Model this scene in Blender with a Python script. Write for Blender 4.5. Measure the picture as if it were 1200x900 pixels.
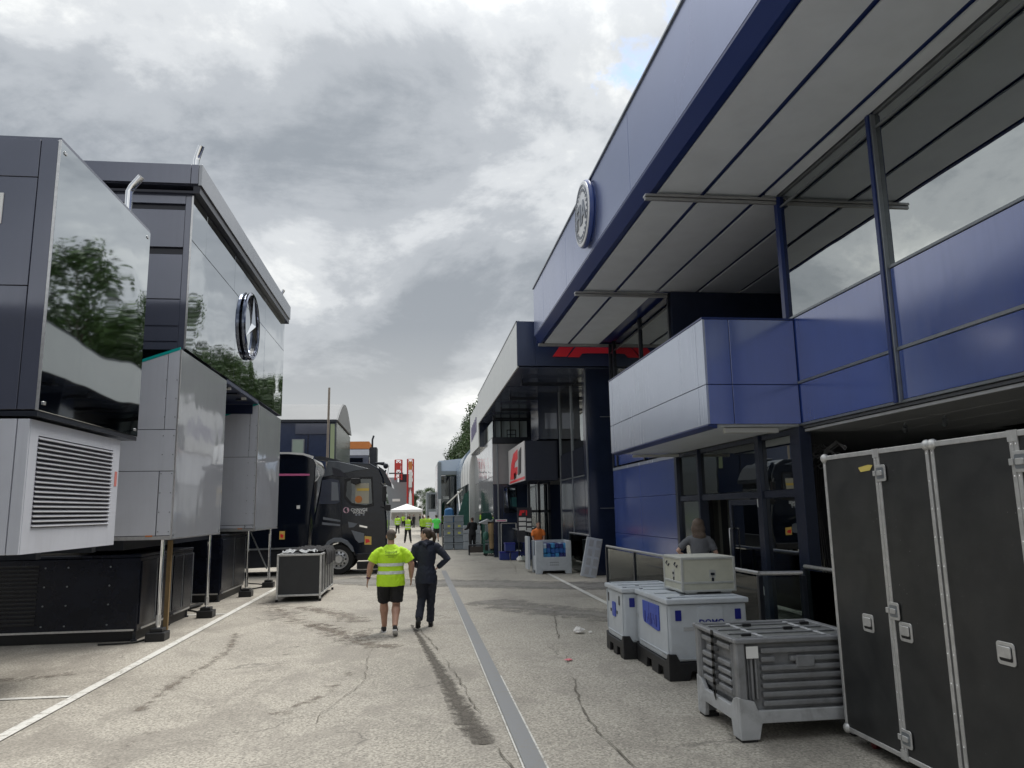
import bpy, bmesh, math, random
from math import sin, cos, pi, radians, sqrt, atan2
from mathutils import Vector, Matrix
random.seed(7)
S = bpy.context.scene
COL = S.collection
for o in list(bpy.data.objects): bpy.data.objects.remove(o)

# ------------------------------------------------------------------ camera
yaw, pitch, roll = radians(7.25), radians(9.55), radians(1.0)
F = Vector((sin(yaw)*cos(pitch), cos(yaw)*cos(pitch), sin(pitch)))
R0 = Vector((cos(yaw), -sin(yaw), 0)); U0 = R0.cross(F)
R = R0*cos(roll) - U0*sin(roll); U = U0*cos(roll) + R0*sin(roll)
cd = bpy.data.cameras.new('camera'); cam = bpy.data.objects.new('camera', cd); COL.objects.link(cam)
m = Matrix((R, U, -F)).transposed().to_4x4(); m.translation = Vector((0, 0, 2.0))
cam.matrix_world = m
cd.sensor_width = 36; cd.lens = 26.4; cd.clip_start = 0.1; cd.clip_end = 3000
S.camera = cam
S.render.engine = 'CYCLES'
S.view_settings.view_transform = 'Standard'; S.view_settings.look = 'None'
S.view_settings.exposure = EXPO = 1.24; S.view_settings.gamma = 1

# ------------------------------------------------------------------ sky: broken grey overcast over the daylight sky
SUN_EL, SUN_AZ = radians(66), radians(50)     # azimuth clockwise from +Y (the street direction)
w = bpy.data.worlds.new('World'); S.world = w; w.use_nodes = True
nt = w.node_tree; nt.nodes.clear()
class NG:
    def __init__(s, nt): s.nt = nt
    def n(s, t, **k):
        nd = s.nt.nodes.new(t)
        for a, b in k.items():
            if a.startswith('i_'):
                key = a[2:]; key = int(key) if key.isdigit() else key.replace('_', ' ')
                nd.inputs[key].default_value = b
            else: setattr(nd, a, b)
        return nd
    def l(s, a, b): s.nt.links.new(a, b)
    def math(s, op, a, b=None, c=None, clamp=False):
        nd = s.nt.nodes.new('ShaderNodeMath'); nd.operation = op; nd.use_clamp = clamp
        for i, v in enumerate((a, b, c)):
            if v is None: continue
            if isinstance(v, (int, float)): nd.inputs[i].default_value = v
            else: s.l(v, nd.inputs[i])
        return nd.outputs[0]
    def ramp(s, fac, stops, interp='LINEAR'):
        nd = s.nt.nodes.new('ShaderNodeValToRGB'); cr = nd.color_ramp; cr.interpolation = interp
        while len(cr.elements) < len(stops): cr.elements.new(.5)
        for e, (p, c) in zip(cr.elements, stops):
            e.position = p
            if isinstance(c, (int, float)): c = (c, c, c)
            e.color = (*c, 1)
        s.l(fac, nd.inputs[0]); return nd.outputs[0]
    def mix(s, fac, a, b, blend='MIX'):
        nd = s.nt.nodes.new('ShaderNodeMix'); nd.data_type = 'RGBA'; nd.blend_type = blend
        for i, v in ((0, fac), (6, a), (7, b)):
            if isinstance(v, (int, float)): nd.inputs[i].default_value = v if i == 0 else (v, v, v, 1)
            elif isinstance(v, tuple): nd.inputs[i].default_value = (*v, 1) if len(v) == 3 else v
            else: s.l(v, nd.inputs[i])
        return nd.outputs[2]
    def noise(s, vec, scale, detail=4, rough=.5, dist=0., w=None):
        nd = s.n('ShaderNodeTexNoise'); nd.inputs['Scale'].default_value = scale
        nd.inputs['Detail'].default_value = detail; nd.inputs['Roughness'].default_value = rough
        nd.inputs['Distortion'].default_value = dist
        if vec is not None: s.l(vec, nd.inputs['Vector'])
        return nd.outputs[0]
g = NG(nt)
geo = g.n('ShaderNodeTexCoord')
sep = g.n('ShaderNodeSeparateXYZ'); g.l(geo.outputs['Generated'], sep.inputs[0])
zz = g.math('ADD', g.math('MAXIMUM', sep.outputs[2], 0.0), 0.38)
cmb = g.n('ShaderNodeCombineXYZ')
g.l(g.math('DIVIDE', sep.outputs[0], zz), cmb.inputs[0]); g.l(g.math('DIVIDE', sep.outputs[1], zz), cmb.inputs[1])
mp = g.n('ShaderNodeMapping'); g.l(cmb.outputs[0], mp.inputs[0]); mp.inputs['Location'].default_value = (20.3, 3.1, 8.3)
big = g.noise(mp.outputs[0], 1.15, 3, .5, .3)
med = g.noise(mp.outputs[0], 2.3, 10, .60, .3)
fine = g.noise(mp.outputs[0], 8.0, 8, .65, .2)
den = g.math('ADD', g.math('MULTIPLY', big, .45), g.math('ADD', g.math('MULTIPLY', med, .48), g.math('MULTIPLY', fine, .11)))
cloud = g.ramp(den, [(.405, (.66, .665, .65)), (.45, (.47, .48, .48)), (.49, (.36, .374, .388)), (.54, (.252, .268, .288)), (.62, (.165, .182, .203))], 'EASE')
gap = g.n('ShaderNodeVectorMath', operation='DISTANCE'); g.l(geo.outputs['Generated'], gap.inputs[0]); gap.inputs[1].default_value = (.2692, .8046, .5292)   # break in the cloud
hole = g.ramp(g.math('ADD', gap.outputs['Value'], g.math('MULTIPLY', g.math('SUBTRACT', g.noise(geo.outputs['Generated'], 12, 7, .65, .6), .5), .30)), [(.0, .9), (.045, 0)])
# clouds near the horizon merge into a pale veil
veil = g.ramp(sep.outputs[2], [(0.0, 1), (.10, .8), (.24, .12), (.36, 0)])
cloud2 = g.mix(g.math('MULTIPLY', veil, .55), cloud, (.42, .42, .40))
# overcast luminance rises toward the zenith, boosted out of view to lift shaded areas
lum = g.ramp(sep.outputs[2], [(0.0, .88), (.3, .88), (.55, .92), (1.0, 2.1)])
cl3 = g.mix(1.0, cloud2, lum, 'MULTIPLY')
sky = g.n('ShaderNodeTexSky'); sky.sky_type = 'NISHITA'; sky.sun_disc = False
sky.sun_elevation = SUN_EL; sky.sun_rotation = SUN_AZ
bg1 = g.n('ShaderNodeBackground'); g.l(sky.outputs[0], bg1.inputs[0]); bg1.inputs[1].default_value = 0.11
bg2 = g.n('ShaderNodeBackground'); g.l(cl3, bg2.inputs[0]); bg2.inputs[1].default_value = .97
mx = g.n('ShaderNodeMixShader'); g.l(hole, mx.inputs[0]); g.l(bg2.outputs[0], mx.inputs[1]); g.l(bg1.outputs[0], mx.inputs[2])
out = g.n('ShaderNodeOutputWorld'); g.l(mx.outputs[0], out.inputs[0])

sd = bpy.data.lights.new('sun', 'SUN'); sd.energy = 1.3; sd.angle = radians(30); sd.color = (1, .96, .9)
so = bpy.data.objects.new('sun', sd); COL.objects.link(so)
sdir = Vector((sin(SUN_AZ)*cos(SUN_EL), cos(SUN_AZ)*cos(SUN_EL), sin(SUN_EL)))
so.rotation_euler = sdir.to_track_quat('Z', 'Y').to_euler(); so.location = (0, 0, 40)

# ------------------------------------------------------------------ materials
MATS = {}
def mat(name, col, rough=.5, metal=0., ior=1.5, var=.0, vs=6., bump=0., bs=40., wave=0., wsc=.5, grime=0., coat=0., emit=None, streak=0.):
    if name in MATS: return MATS[name]
    mt = bpy.data.materials.new(name); mt.use_nodes = True; MATS[name] = mt
    g = NG(mt.node_tree); b = mt.node_tree.nodes['Principled BSDF']
    b.inputs['Roughness'].default_value = rough; b.inputs['Metallic'].default_value = metal
    b.inputs['IOR'].default_value = ior; b.inputs['Coat Weight'].default_value = coat
    if coat: b.inputs['Coat Roughness'].default_value = .06
    tc = g.n('ShaderNodeTexCoord'); co = tc.outputs['Object']
    c = None
    if var or grime or streak:
        nz = g.noise(co, vs, 6, .6, .2)
        lo = tuple(max(0, x*(1-var)) for x in col); hi = tuple(min(1, x*(1+var)) for x in col)
        c = g.ramp(nz, [(.3, lo), (.7, hi)])
        if grime:
            n2 = g.noise(co, vs*.35, 7, .68, .6)
            gm = g.ramp(n2, [(.5, 0), (.72, 1)])
            c = g.mix(g.math('MULTIPLY', gm, grime), c, (.09, .08, .07))
            g.l(g.math('ADD', g.math('MULTIPLY', gm, .25*grime), rough), b.inputs['Roughness'])
        if streak:
            ms = g.n('ShaderNodeMapping'); g.l(co, ms.inputs[0]); ms.inputs['Scale'].default_value = (9, 9, .3)
            sk = g.ramp(g.noise(ms.outputs[0], 1.6, 7, .62, .2), [(.48, 0), (.70, 1)])
            c = g.mix(g.math('MULTIPLY', sk, streak), c, tuple(x*.55 for x in col))
            g.l(g.math('ADD', g.math('MULTIPLY', sk, streak*.35), rough), b.inputs['Roughness'])
        elif rough > .02 and var and not grime:
            g.l(g.math('ADD', g.math('MULTIPLY', nz, rough*.35), rough*.82), b.inputs['Roughness'])
        g.l(c, b.inputs['Base Color'])
    else: b.inputs['Base Color'].default_value = (*col, 1)
    nrm = None
    if wave:
        bp = g.n('ShaderNodeBump'); bp.inputs['Strength'].default_value = 1.; bp.inputs['Distance'].default_value = wave
        g.l(g.noise(tc.outputs['Object'], wsc, 2, .4, .3), bp.inputs['Height']); nrm = bp.outputs[0]
    if bump:
        bp = g.n('ShaderNodeBump'); bp.inputs['Strength'].default_value = .8; bp.inputs['Distance'].default_value = bump
        g.l(g.noise(co, bs, 5, .6), bp.inputs['Height'])
        if nrm: g.l(nrm, bp.inputs['Normal'])
        nrm = bp.outputs[0]
    if nrm: g.l(nrm, b.inputs['Normal'])
    if emit:
        b.inputs['Emission Color'].default_value = (*emit[0], 1); b.inputs['Emission Strength'].default_value = emit[1]
    return mt
def glass(name, tint=(.5, .55, .58), ior=1.7, rough=0.0, wave=0.):
    if name in MATS: return MATS[name]
    mt = bpy.data.materials.new(name); mt.use_nodes = True; MATS[name] = mt
    mt.node_tree.nodes.clear(); g = NG(mt.node_tree)
    tr = g.n('ShaderNodeBsdfTransparent'); tr.inputs[0].default_value = (*tint, 1)
    gl = g.n('ShaderNodeBsdfGlossy'); gl.inputs['Roughness'].default_value = rough; gl.inputs[0].default_value = (.93, .97, .96, 1)
    fr = g.n('ShaderNodeFresnel'); fr.inputs[0].default_value = ior
    if wave:
        tc = g.n('ShaderNodeTexCoord'); bp = g.n('ShaderNodeBump'); bp.inputs['Distance'].default_value = wave
        g.l(g.noise(tc.outputs['Object'], .8, 2, .4), bp.inputs['Height']); g.l(bp.outputs[0], gl.inputs['Normal'])
    ms = g.n('ShaderNodeMixShader'); g.l(fr.outputs[0], ms.inputs[0]); g.l(tr.outputs[0], ms.inputs[1]); g.l(gl.outputs[0], ms.inputs[2])
    o = g.n('ShaderNodeOutputMaterial'); g.l(ms.outputs[0], o.inputs[0])
    return mt

BLUE   = mat('blue_panel_paint', (.028, .074, .335), .17, .15, 3.0, streak=.10, var=.05, vs=1.5, wave=.004, wsc=.8)
BLUED  = mat('dark_blue_trim', (.012, .028, .13), .3, 0, 1.5)
SHEENB  = mat('sky_sheen_blue_panel', (.20, .24, .40), .24, .5, 2.1, streak=.10, var=.04, vs=1., wave=.003)  # blue fascia paint with the reflected sky lightened into its base colour
SOFFIT = mat('soffit_grey', (.70, .74, .78), .55, 0, 1.45, var=.05, vs=2.)
ALU    = mat('aluminium', (.62, .62, .62), .32, .85, 1.5, var=.12, vs=20., bump=.0006, bs=120)
STEEL  = mat('steel_grey_profile', (.25, .27, .29), .35, .6, 1.5, var=.1, vs=8)
CHROME = mat('chrome', (.85, .86, .88), .06, 1.)
DARKM  = mat('dark_metal', (.022, .026, .036), .3, .2, 1.5, var=.2, vs=5)
NAVY   = mat('navy_black_cladding', (.017, .025, .052), .16, 0, 1.6, var=.15, vs=2., wave=.003, wsc=.6)
BLACK  = mat('black_plastic', (.014, .014, .016), .45, 0, 1.45, var=.25, vs=20., bump=.001, bs=90)
RUBBER = mat('black_rubber', (.018, .018, .018), .8, 0, 1.45, var=.3, vs=30)
GLASSF = glass('facade_glass', (.34, .38, .40), 5.5, wave=.002)
GLASSR = glass('railing_glass', (.82, .88, .86), 1.35)
GLASSD = glass('dark_tinted_glass', (.14, .16, .18), 2.0, wave=.002)
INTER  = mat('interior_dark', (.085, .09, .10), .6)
MIRD   = mat('gloss_grey_cladding', (.44, .47, .49), .03, 1.0, wave=.024, wsc=.36)
MIRP   = mat('gloss_silver_panel', (.36, .375, .41), .05, .2, 2.7, streak=.10, var=.03, vs=1, wave=.012, wsc=.9)
SILV   = mat('silver_panel_paint', (.58, .60, .66), .38, .1, 1.5, streak=.10, var=.05, vs=1.2, grime=.12)
SLATE  = mat('slate_blue_panel', (.12, .13, .175), .11, .3, 2.0, streak=.10, var=.05, vs=1.2, wave=.002)
SLATED = mat('dark_slate_joint', (.008, .009, .02), .3)
TEAL   = mat('teal_trim', (.0, .36, .33), .35)
WHITE  = mat('white_paint', (.78, .78, .76), .45, 0, 1.5, var=.05, vs=4, grime=.15)
PBOX   = mat('pale_grey_plastic', (.50, .535, .57), .42, 0, 1.45, var=.06, vs=5, grime=.22, bump=.0008, bs=60)
PBLUE  = mat('royal_blue_plastic', (.03, .07, .42), .4, 0, 1.45, var=.12, vs=12)
PDBLUE = mat('deep_blue_plastic', (.010, .016, .20), .4)
CGREY  = mat('dark_grey_plastic', (.215, .22, .228), .42, 0, 1.45, var=.15, vs=9, grime=.35, bump=.0008, bs=70)
CLIGHT = mat('worn_light_grey_plastic', (.42, .43, .44), .5, 0, 1.45, var=.1, vs=7, grime=.5, bump=.001, bs=60)
CREAM  = mat('cream_case_laminate', (.46, .46, .38), .4, 0, 1.45, var=.06, vs=5, grime=.25)
CASEB  = None
RED    = mat('signal_red', (.85, .03, .04), .35)
RTILE  = mat('red_fabric', (.4, .05, .05), .8)
CARD   = mat('cardboard', (.42, .29, .16), .85, var=.15, vs=10)
GREENP = mat('green_plastic', (.03, .12, .09), .5, var=.2)
TARP   = mat('blue_tarp', (.04, .16, .36), .55, var=.2, vs=10)
ORANGE = mat('orange_paint', (.58, .20, .05), .5)
PURPLE = mat('purple_print', (.10, .08, .22), .5)
PINK   = mat('pink_stripe', (.65, .15, .33), .4)

# ------------------------------------------------------------------ mesh helpers
class MB:
    def __init__(s): s.v = []; s.f = []
    def add(s, vs, fs):
        n = len(s.v); s.v += [tuple(v) for v in vs]; s.f += [tuple(i+n for i in f) for f in fs]; return s
    def box(s, x0, x1, y0, y1, z0, z1):
        if x0 > x1: x0, x1 = x1, x0
        if y0 > y1: y0, y1 = y1, y0
        if z0 > z1: z0, z1 = z1, z0
        return s.add([(x0,y0,z0),(x1,y0,z0),(x1,y1,z0),(x0,y1,z0),(x0,y0,z1),(x1,y0,z1),(x1,y1,z1),(x0,y1,z1)],
                     [(0,3,2,1),(4,5,6,7),(0,1,5,4),(1,2,6,5),(2,3,7,6),(3,0,4,7)])
    def prism(s, pts, d):
        """extrude closed 3D polygon pts by vector d"""
        n = len(pts); d = Vector(d); P = [Vector(p) for p in pts]; Q = [p+d for p in P]
        return s.add(P+Q, [tuple(reversed(range(n))), tuple(range(n, 2*n))] + [(i, (i+1) % n, n+(i+1) % n, n+i) for i in range(n)])
    def tube(s, p0, p1, r0, r1=None, n=12):
        r1 = r0 if r1 is None else r1
        p0, p1 = Vector(p0), Vector(p1); d = (p1-p0).normalized()
        a = d.orthogonal().normalized(); b = d.cross(a)
        vs = [p0+(a*cos(2*pi*i/n)+b*sin(2*pi*i/n))*r0 for i in range(n)] + [p1+(a*cos(2*pi*i/n)+b*sin(2*pi*i/n))*r1 for i in range(n)]
        return s.add(vs, [tuple(reversed(range(n))), tuple(range(n, 2*n))] + [(i, (i+1) % n, n+(i+1) % n, n+i) for i in range(n)])
    def path(s, pts, r, n=8):
        P = [Vector(p) for p in pts]; rs = r if isinstance(r, (list, tuple)) else [r]*len(P)
        rings = []; a = None
        for i, p in enumerate(P):
            d = ((P[min(i+1, len(P)-1)]-p).normalized() + (p-P[max(i-1, 0)]).normalized()).normalized()
            a = d.orthogonal().normalized() if a is None else (a - d*a.dot(d)).normalized()
            b = d.cross(a); rings.append([p+(a*cos(2*pi*k/n)+b*sin(2*pi*k/n))*rs[i] for k in range(n)])
        vs = [v for r_ in rings for v in r_]; fs = [tuple(reversed(range(n))), tuple(range((len(P)-1)*n, len(P)*n))]
        for i in range(len(P)-1):
            for k in range(n): fs.append((i*n+k, i*n+(k+1) % n, (i+1)*n+(k+1) % n, (i+1)*n+k))
        return s.add(vs, fs)
    def lathe(s, c, axis, prof, n=24, cap=True):
        """prof: list of (radius, offset along axis)"""
        c = Vector(c); d = Vector(axis).normalized(); a = d.orthogonal().normalized(); b = d.cross(a)
        vs = []; m = len(prof)
        for r_, h in prof:
            for k in range(n): vs.append(c+d*h+(a*cos(2*pi*k/n)+b*sin(2*pi*k/n))*max(r_, 1e-4))
        fs = [(i*n+k, i*n+(k+1) % n, (i+1)*n+(k+1) % n, (i+1)*n+k) for i in range(m-1) for k in range(n)]
        if cap: fs += [tuple(reversed(range(n))), tuple(range((m-1)*n, m*n))]
        return s.add(vs, fs)
    def ringband(s, c, axis, prof, n=32):
        """closed ring: profile polygon of (radius, offset) swept round the axis"""
        c = Vector(c); d = Vector(axis).normalized(); a = d.orthogonal().normalized(); b = d.cross(a); m = len(prof)
        vs = [c+d*h+(a*cos(2*pi*k/n)+b*sin(2*pi*k/n))*r_ for r_, h in prof for k in range(n)]
        return s.add(vs, [(i*n+k, i*n+(k+1) % n, ((i+1) % m)*n+(k+1) % n, ((i+1) % m)*n+k) for i in range(m) for k in range(n)])
    def loft(s, rings):
        n = len(rings[0]); vs = [v for r_ in rings for v in r_]
        fs = [(i*n+k, i*n+(k+1) % n, (i+1)*n+(k+1) % n, (i+1)*n+k) for i in range(len(rings)-1) for k in range(n)]
        fs += [tuple(reversed(range(n))), tuple(range((len(rings)-1)*n, len(rings)*n))]
        return s.add(vs, fs)
    def ell(s, c, r, n=14, m=9):
        c = Vector(c); vs = []
        for i in range(m+1):
            t = pi*i/m
            for k in range(n): vs.append((c.x+r[0]*sin(t)*cos(2*pi*k/n), c.y+r[1]*sin(t)*sin(2*pi*k/n), c.z-r[2]*cos(t)))
        return s.add(vs, [(i*n+k, i*n+(k+1) % n, (i+1)*n+(k+1) % n, (i+1)*n+k) for i in range(m) for k in range(n)])
    def rrect(s, c, right, up, w_, h_, rad, depth, n=4):
        """rounded rectangle plate; c centre of back face, extrudes along right x up"""
        c, right, up = Vector(c), Vector(right), Vector(up); nr = right.cross(up)
        pts = []
        for sx, sy, a0 in ((1, -1, -pi/2), (1, 1, 0), (-1, 1, pi/2), (-1, -1, pi)):
            for i in range(n+1):
                a = a0+pi/2*i/n
                pts.append(c+right*(sx*(w_/2-rad)+rad*cos(a))+up*(sy*(h_/2-rad)+rad*sin(a)))
        return s.prism(pts, nr*depth)
ORG = {}
def link_mesh(name, me, mt, parent=None):
    o = bpy.data.objects.new(name, me); COL.objects.link(o)
    if mt and not me.materials: me.materials.append(mt)
    if parent: o.parent = parent
    return o
def build(name, mb, mt, parent=None, bevel=0, smooth=False, label=None, seg=1):
    me = bpy.data.meshes.new(name)
    off = ORG.get(parent.name, Vector()) if parent else Vector()
    me.from_pydata([tuple(Vector(v)-off) for v in mb.v], [], mb.f)
    bm = bmesh.new(); bm.from_mesh(me); bmesh.ops.recalc_face_normals(bm, faces=bm.faces)
    if bevel:
        es = [e for e in bm.edges if len(e.link_faces) == 2 and e.calc_face_angle(0) > .5]
        bmesh.ops.bevel(bm, geom=es, offset=bevel, segments=seg, affect='EDGES', profile=.6, clamp_overlap=True)
    bm.to_mesh(me); bm.free()
    if smooth:
        for p in me.polygons: p.use_smooth = True
        if smooth == 'auto':
            bm = bmesh.new(); bm.from_mesh(me)
            for e in bm.edges: e.smooth = not (len(e.link_faces) == 2 and e.calc_face_angle(0) > .6)
            bm.to_mesh(me); bm.free()
    o = link_mesh(name, me, mt, parent)
    if parent: ORG[o.name] = off
    if label: o['label'] = label
    return o
def tag(o, label, cat, group=None):
    o['label'] = label; o['category'] = cat
    if group: o['group'] = group
    return o
def thing(name, label, cat, loc=(0, 0, 0), group=None, rz=0):
    o = bpy.data.objects.new(name, None); COL.objects.link(o); o.location = loc; o.rotation_euler = (0, 0, rz)
    o.empty_display_size = .3; ORG[o.name] = Vector(loc)
    return tag(o, label, cat, group)
def solo(name, mb, mt, label, cat, loc, group=None, **k):
    """a thing that is one mesh"""
    L = Vector(loc); mb.v = [tuple(Vector(v)-L) for v in mb.v]
    o = build(name, mb, mt, None, **k); o.location = loc; return tag(o, label, cat, group)
def struct(name, mb, mt, parent=None, **k):
    o = build(name, mb, mt, parent, **k); o['kind'] = 'structure'; return o
def dup(root, loc, rz=None, label=None, scale=None):
    def cp(o, par):
        c = o.copy(); COL.objects.link(c); c.parent = par
        for ch in list(o.children): cp(ch, c)
        return c
    r = cp(root, None); r.location = loc
    if rz is not None: r.rotation_euler = (0, 0, rz)
    if scale: r.scale = scale if hasattr(scale, '__len__') else (scale,)*3
    if label: r['label'] = label
    return r
def B(name, mt, par, *b, **k): return build(name, MB().box(*b), mt, par, **k)
def text(name, s, origin, right, up, size, mt, parent, depth=.004, align='CENTER', bold=False):
    cu = bpy.data.curves.new('t', 'FONT'); cu.body = s; cu.size = size; cu.extrude = depth/2; cu.align_x = align; cu.align_y = 'CENTER'
    if bold: cu.offset = size*.02
    cu.resolution_u = 3
    to = bpy.data.objects.new('t', cu); COL.objects.link(to)
    me = bpy.data.meshes.new_from_object(to.evaluated_get(bpy.context.evaluated_depsgraph_get()))
    bpy.data.objects.remove(to)
    right, up = Vector(right), Vector(up); nr = right.cross(up); off = ORG.get(parent.name, Vector()) if parent else Vector()
    for v in me.vertices: v.co = Vector(origin)+right*v.co.x+up*v.co.y+nr*v.co.z-off
    me.materials.clear()
    o = link_mesh(name, me, mt, parent); 
    if parent: ORG[o.name] = off
    return o

# ------------------------------------------------------------------ ground
def ground_mat(name, base, dark, tint=(1, 1, 1)):
    mt = bpy.data.materials.new(name); mt.use_nodes = True; g = NG(mt.node_tree); b = mt.node_tree.nodes['Principled BSDF']
    tc = g.n('ShaderNodeTexCoord'); co = tc.outputs['Object']
    agg = g.n('ShaderNodeTexVoronoi', feature='F1'); agg.inputs['Scale'].default_value = 55; g.l(co, agg.inputs['Vector'])
    sp = g.noise(co, 38, 4, .65)
    agc = g.mix(.5, g.ramp(agg.outputs['Color'], [(.1, .15), (.85, 1.6)]), g.ramp(sp, [(.32, .2), (.68, 1.65)]))
    patch = g.noise(co, .55, 7, .62, .5)
    c = g.ramp(patch, [(.34, tuple(x*.87 for x in base)), (.5, base), (.68, tuple(x*1.06 for x in base))])
    c = g.mix(.8, c, g.mix(1., c, agc, 'MULTIPLY'))
    # old stains elongated across the traffic direction
    mpn = g.n('ShaderNodeMapping'); g.l(co, mpn.inputs[0]); mpn.inputs['Scale'].default_value = (1.1, .75, 1)
    st = g.noise(mpn.outputs[0], 1.1, 9, .66, .8)
    region = g.noise(co, .16, 3, .5)
    sx = g.n('ShaderNodeSeparateXYZ'); g.l(co, sx.inputs[0])
    lane = g.ramp(g.math('DIVIDE', g.math('ADD', sx.outputs[0], 8), 16), [(.15, .07), (.45, .035), (.56, .0), (.6, -.06)])
    sm = g.ramp(g.math('ADD', g.math('ADD', g.math('MULTIPLY', st, .75), g.math('MULTIPLY', region, .35)), lane), [(.555, 0), (.63, .6), (.72, 1)])
    c = g.mix(g.math('MULTIPLY', sm, .62), c, dark)
    # hairline cracks
    dn = g.noise(co, 1.6, 5, .6)
    va = g.n('ShaderNodeVectorMath', operation='ADD'); vm = g.n('ShaderNodeVectorMath', operation='SCALE'); vm.inputs[3].default_value = .9
    cxyz = g.n('ShaderNodeCombineXYZ'); g.l(dn, cxyz.inputs[0]); g.l(g.noise(co, 2.1, 4, .6), cxyz.inputs[1]); g.l(cxyz.outputs[0], vm.inputs[0])
    g.l(co, va.inputs[0]); g.l(vm.outputs[0], va.inputs[1])
    vo = g.n('ShaderNodeTexVoronoi', feature='DISTANCE_TO_EDGE'); vo.inputs['Scale'].default_value = .34; g.l(va.outputs[0], vo.inputs['Vector'])
    ck = g.ramp(vo.outputs['Distance'], [(.0, 1), (.002, .8), (.006, 0)])
    ckm = g.math('MULTIPLY', ck, g.ramp(g.noise(co, .5, 2, .5), [(.5, 0), (.62, 1)]))
    c = g.mix(g.math('MULTIPLY', ckm, .6), c, (.07, .065, .055))
    c = g.mix(1., c, tint, 'MULTIPLY')
    g.l(c, b.inputs['Base Color'])
    g.l(g.ramp(st, [(.4, .9), (.7, .62)]), b.inputs['Roughness'])
    bp = g.n('ShaderNodeBump'); bp.inputs['Distance'].default_value = .004; bp.inputs['Strength'].default_value = .9
    h = g.math('SUBTRACT', g.math('ADD', g.math('MULTIPLY', agg.outputs['Distance'], -.6), g.math('MULTIPLY', sp, .6)), g.math('MULTIPLY', ckm, 1.5))
    g.l(h, bp.inputs['Height']); g.l(bp.outputs[0], b.inputs['Normal'])
    MATS[name] = mt
    return mt
GR = ground_mat('weathered_concrete', (.375, .348, .298), (.185, .165, .14))
GR2 = ground_mat('grey_asphalt', (.325, .305, .27), (.11, .10, .09))
GR3 = ground_mat('damp_dark_concrete', (.13, .115, .09), (.08, .07, .06))
struct('ground', MB().add([(-900, -300, 0), (900, -300, 0), (900, 1500, 0), (-900, 1500, 0)], [(0, 1, 2, 3)]), GR)
def worn(name, col, lo=.45, hi=.6, sc=14):
    mt = bpy.data.materials.new(name); mt.use_nodes = True; g = NG(mt.node_tree); b = mt.node_tree.nodes['Principled BSDF']
    tc = g.n('ShaderNodeTexCoord'); co = tc.outputs['Object']
    n1 = g.noise(co, sc, 8, .7, .3); n2 = g.noise(co, 2.2, 5, .6)
    k = g.ramp(g.math('ADD', g.math('MULTIPLY', n1, .7), g.math('MULTIPLY', n2, .3)), [(lo, 1), (hi, 0)])
    g.l(g.mix(g.math('SUBTRACT', 1.0, k), col, tuple(x*.55 for x in (.42, .385, .315))), b.inputs['Base Color'])
    b.inputs['Roughness'].default_value = .8
    bp = g.n('ShaderNodeBump'); bp.inputs['Distance'].default_value = .003; g.l(g.noise(co, 60, 4, .6), bp.inputs['Height']); g.l(bp.outputs[0], b.inputs['Normal'])
    return mt
LINE = worn('worn_white_line', (.62, .61, .57), .50, .66); STRIP = worn('grey_joint_cover', (.225, .23, .235), .52, .74)
def sheet(name, pts, mt, z=.004):
    return struct(name, MB().add([(x, y, z) for x, y in pts], [tuple(range(len(pts)))]), mt)
def ribbon(name, pts, w_, mt, z):
    vs = []; n = len(pts)
    for i, (x, y) in enumerate(pts):
        a = Vector(pts[min(i+1, n-1)])-Vector(pts[max(i-1, 0)]); a.normalize(); p = Vector((-a.y, a.x))*(w_[i] if isinstance(w_, list) else w_)/2
        vs += [(x+p.x, y+p.y, z), (x-p.x, y-p.y, z)]
    return struct(name, MB().add(vs, [(2*i, 2*i+1, 2*i+3, 2*i+2) for i in range(n-1)]), mt)
def wander(pts, amp, step=.12):
    out = []
    for (x0, y0), (x1, y1) in zip(pts, pts[1:]):
        k = max(1, int(math.hypot(x1-x0, y1-y0)/step))
        for i in range(k): out.append((x0+(x1-x0)*i/k+random.uniform(-amp, amp), y0+(y1-y0)*i/k+random.uniform(-amp, amp)))
    return out+[pts[-1]]
ribbon('white_line', [(-3.82, 2), (-3.82, 22.6)], .125, LINE, .012)
ribbon('white_line', [(-3.9, 9.55), (-7.5, 9.55)], .10, LINE, .008)
ribbon('white_line', [(-3.9, 16.6), (-7.5, 16.6)], .10, LINE, .008)
ribbon('white_line', [(4.12, 24.4), (4.02, 16.2), (3.98, 12.0)], .12, LINE, .012)
ribbon('drain_cover_strip', [(.93, 1.5), (.93, 9.6), (.90, 26.5)], .165, STRIP, .012)
ribbon('strip_edge', [(.835, 1.5), (.835, 26.0)], .016, LINE, .010)
ribbon('strip_edge', [(1.025, 1.5), (1.02, 9.6)], .016, LINE, .010)
def soft_mat(name, col, thr=.42, sc=5):
    mt = bpy.data.materials.new(name); mt.use_nodes = True; g = NG(mt.node_tree); b = mt.node_tree.nodes['Principled BSDF']; o = mt.node_tree.nodes['Material Output']
    tc = g.n('ShaderNodeTexCoord'); co = tc.outputs['Object']
    at = g.n('ShaderNodeAttribute', attribute_name='cover')
    g.l(g.ramp(g.noise(co, 45, 4, .65), [(.3, tuple(x*.5 for x in col)), (.7, tuple(x*1.5 for x in col))]), b.inputs['Base Color']); b.inputs['Roughness'].default_value = .8
    tr = g.n('ShaderNodeBsdfTransparent'); ms = g.n('ShaderNodeMixShader')
    k = g.math('SUBTRACT', g.math('MULTIPLY', at.outputs['Fac'], 1.15), g.math('MULTIPLY', g.noise(co, sc, 8, .75, .3), 1.25))
    g.l(g.ramp(g.math('ADD', k, .5-thr+.0), [(.30, 0), (.62, 1)]), ms.inputs[0]); g.l(tr.outputs[0], ms.inputs[1]); g.l(b.outputs[0], ms.inputs[2]); g.l(ms.outputs[0], o.inputs['Surface'])
    return mt
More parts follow.
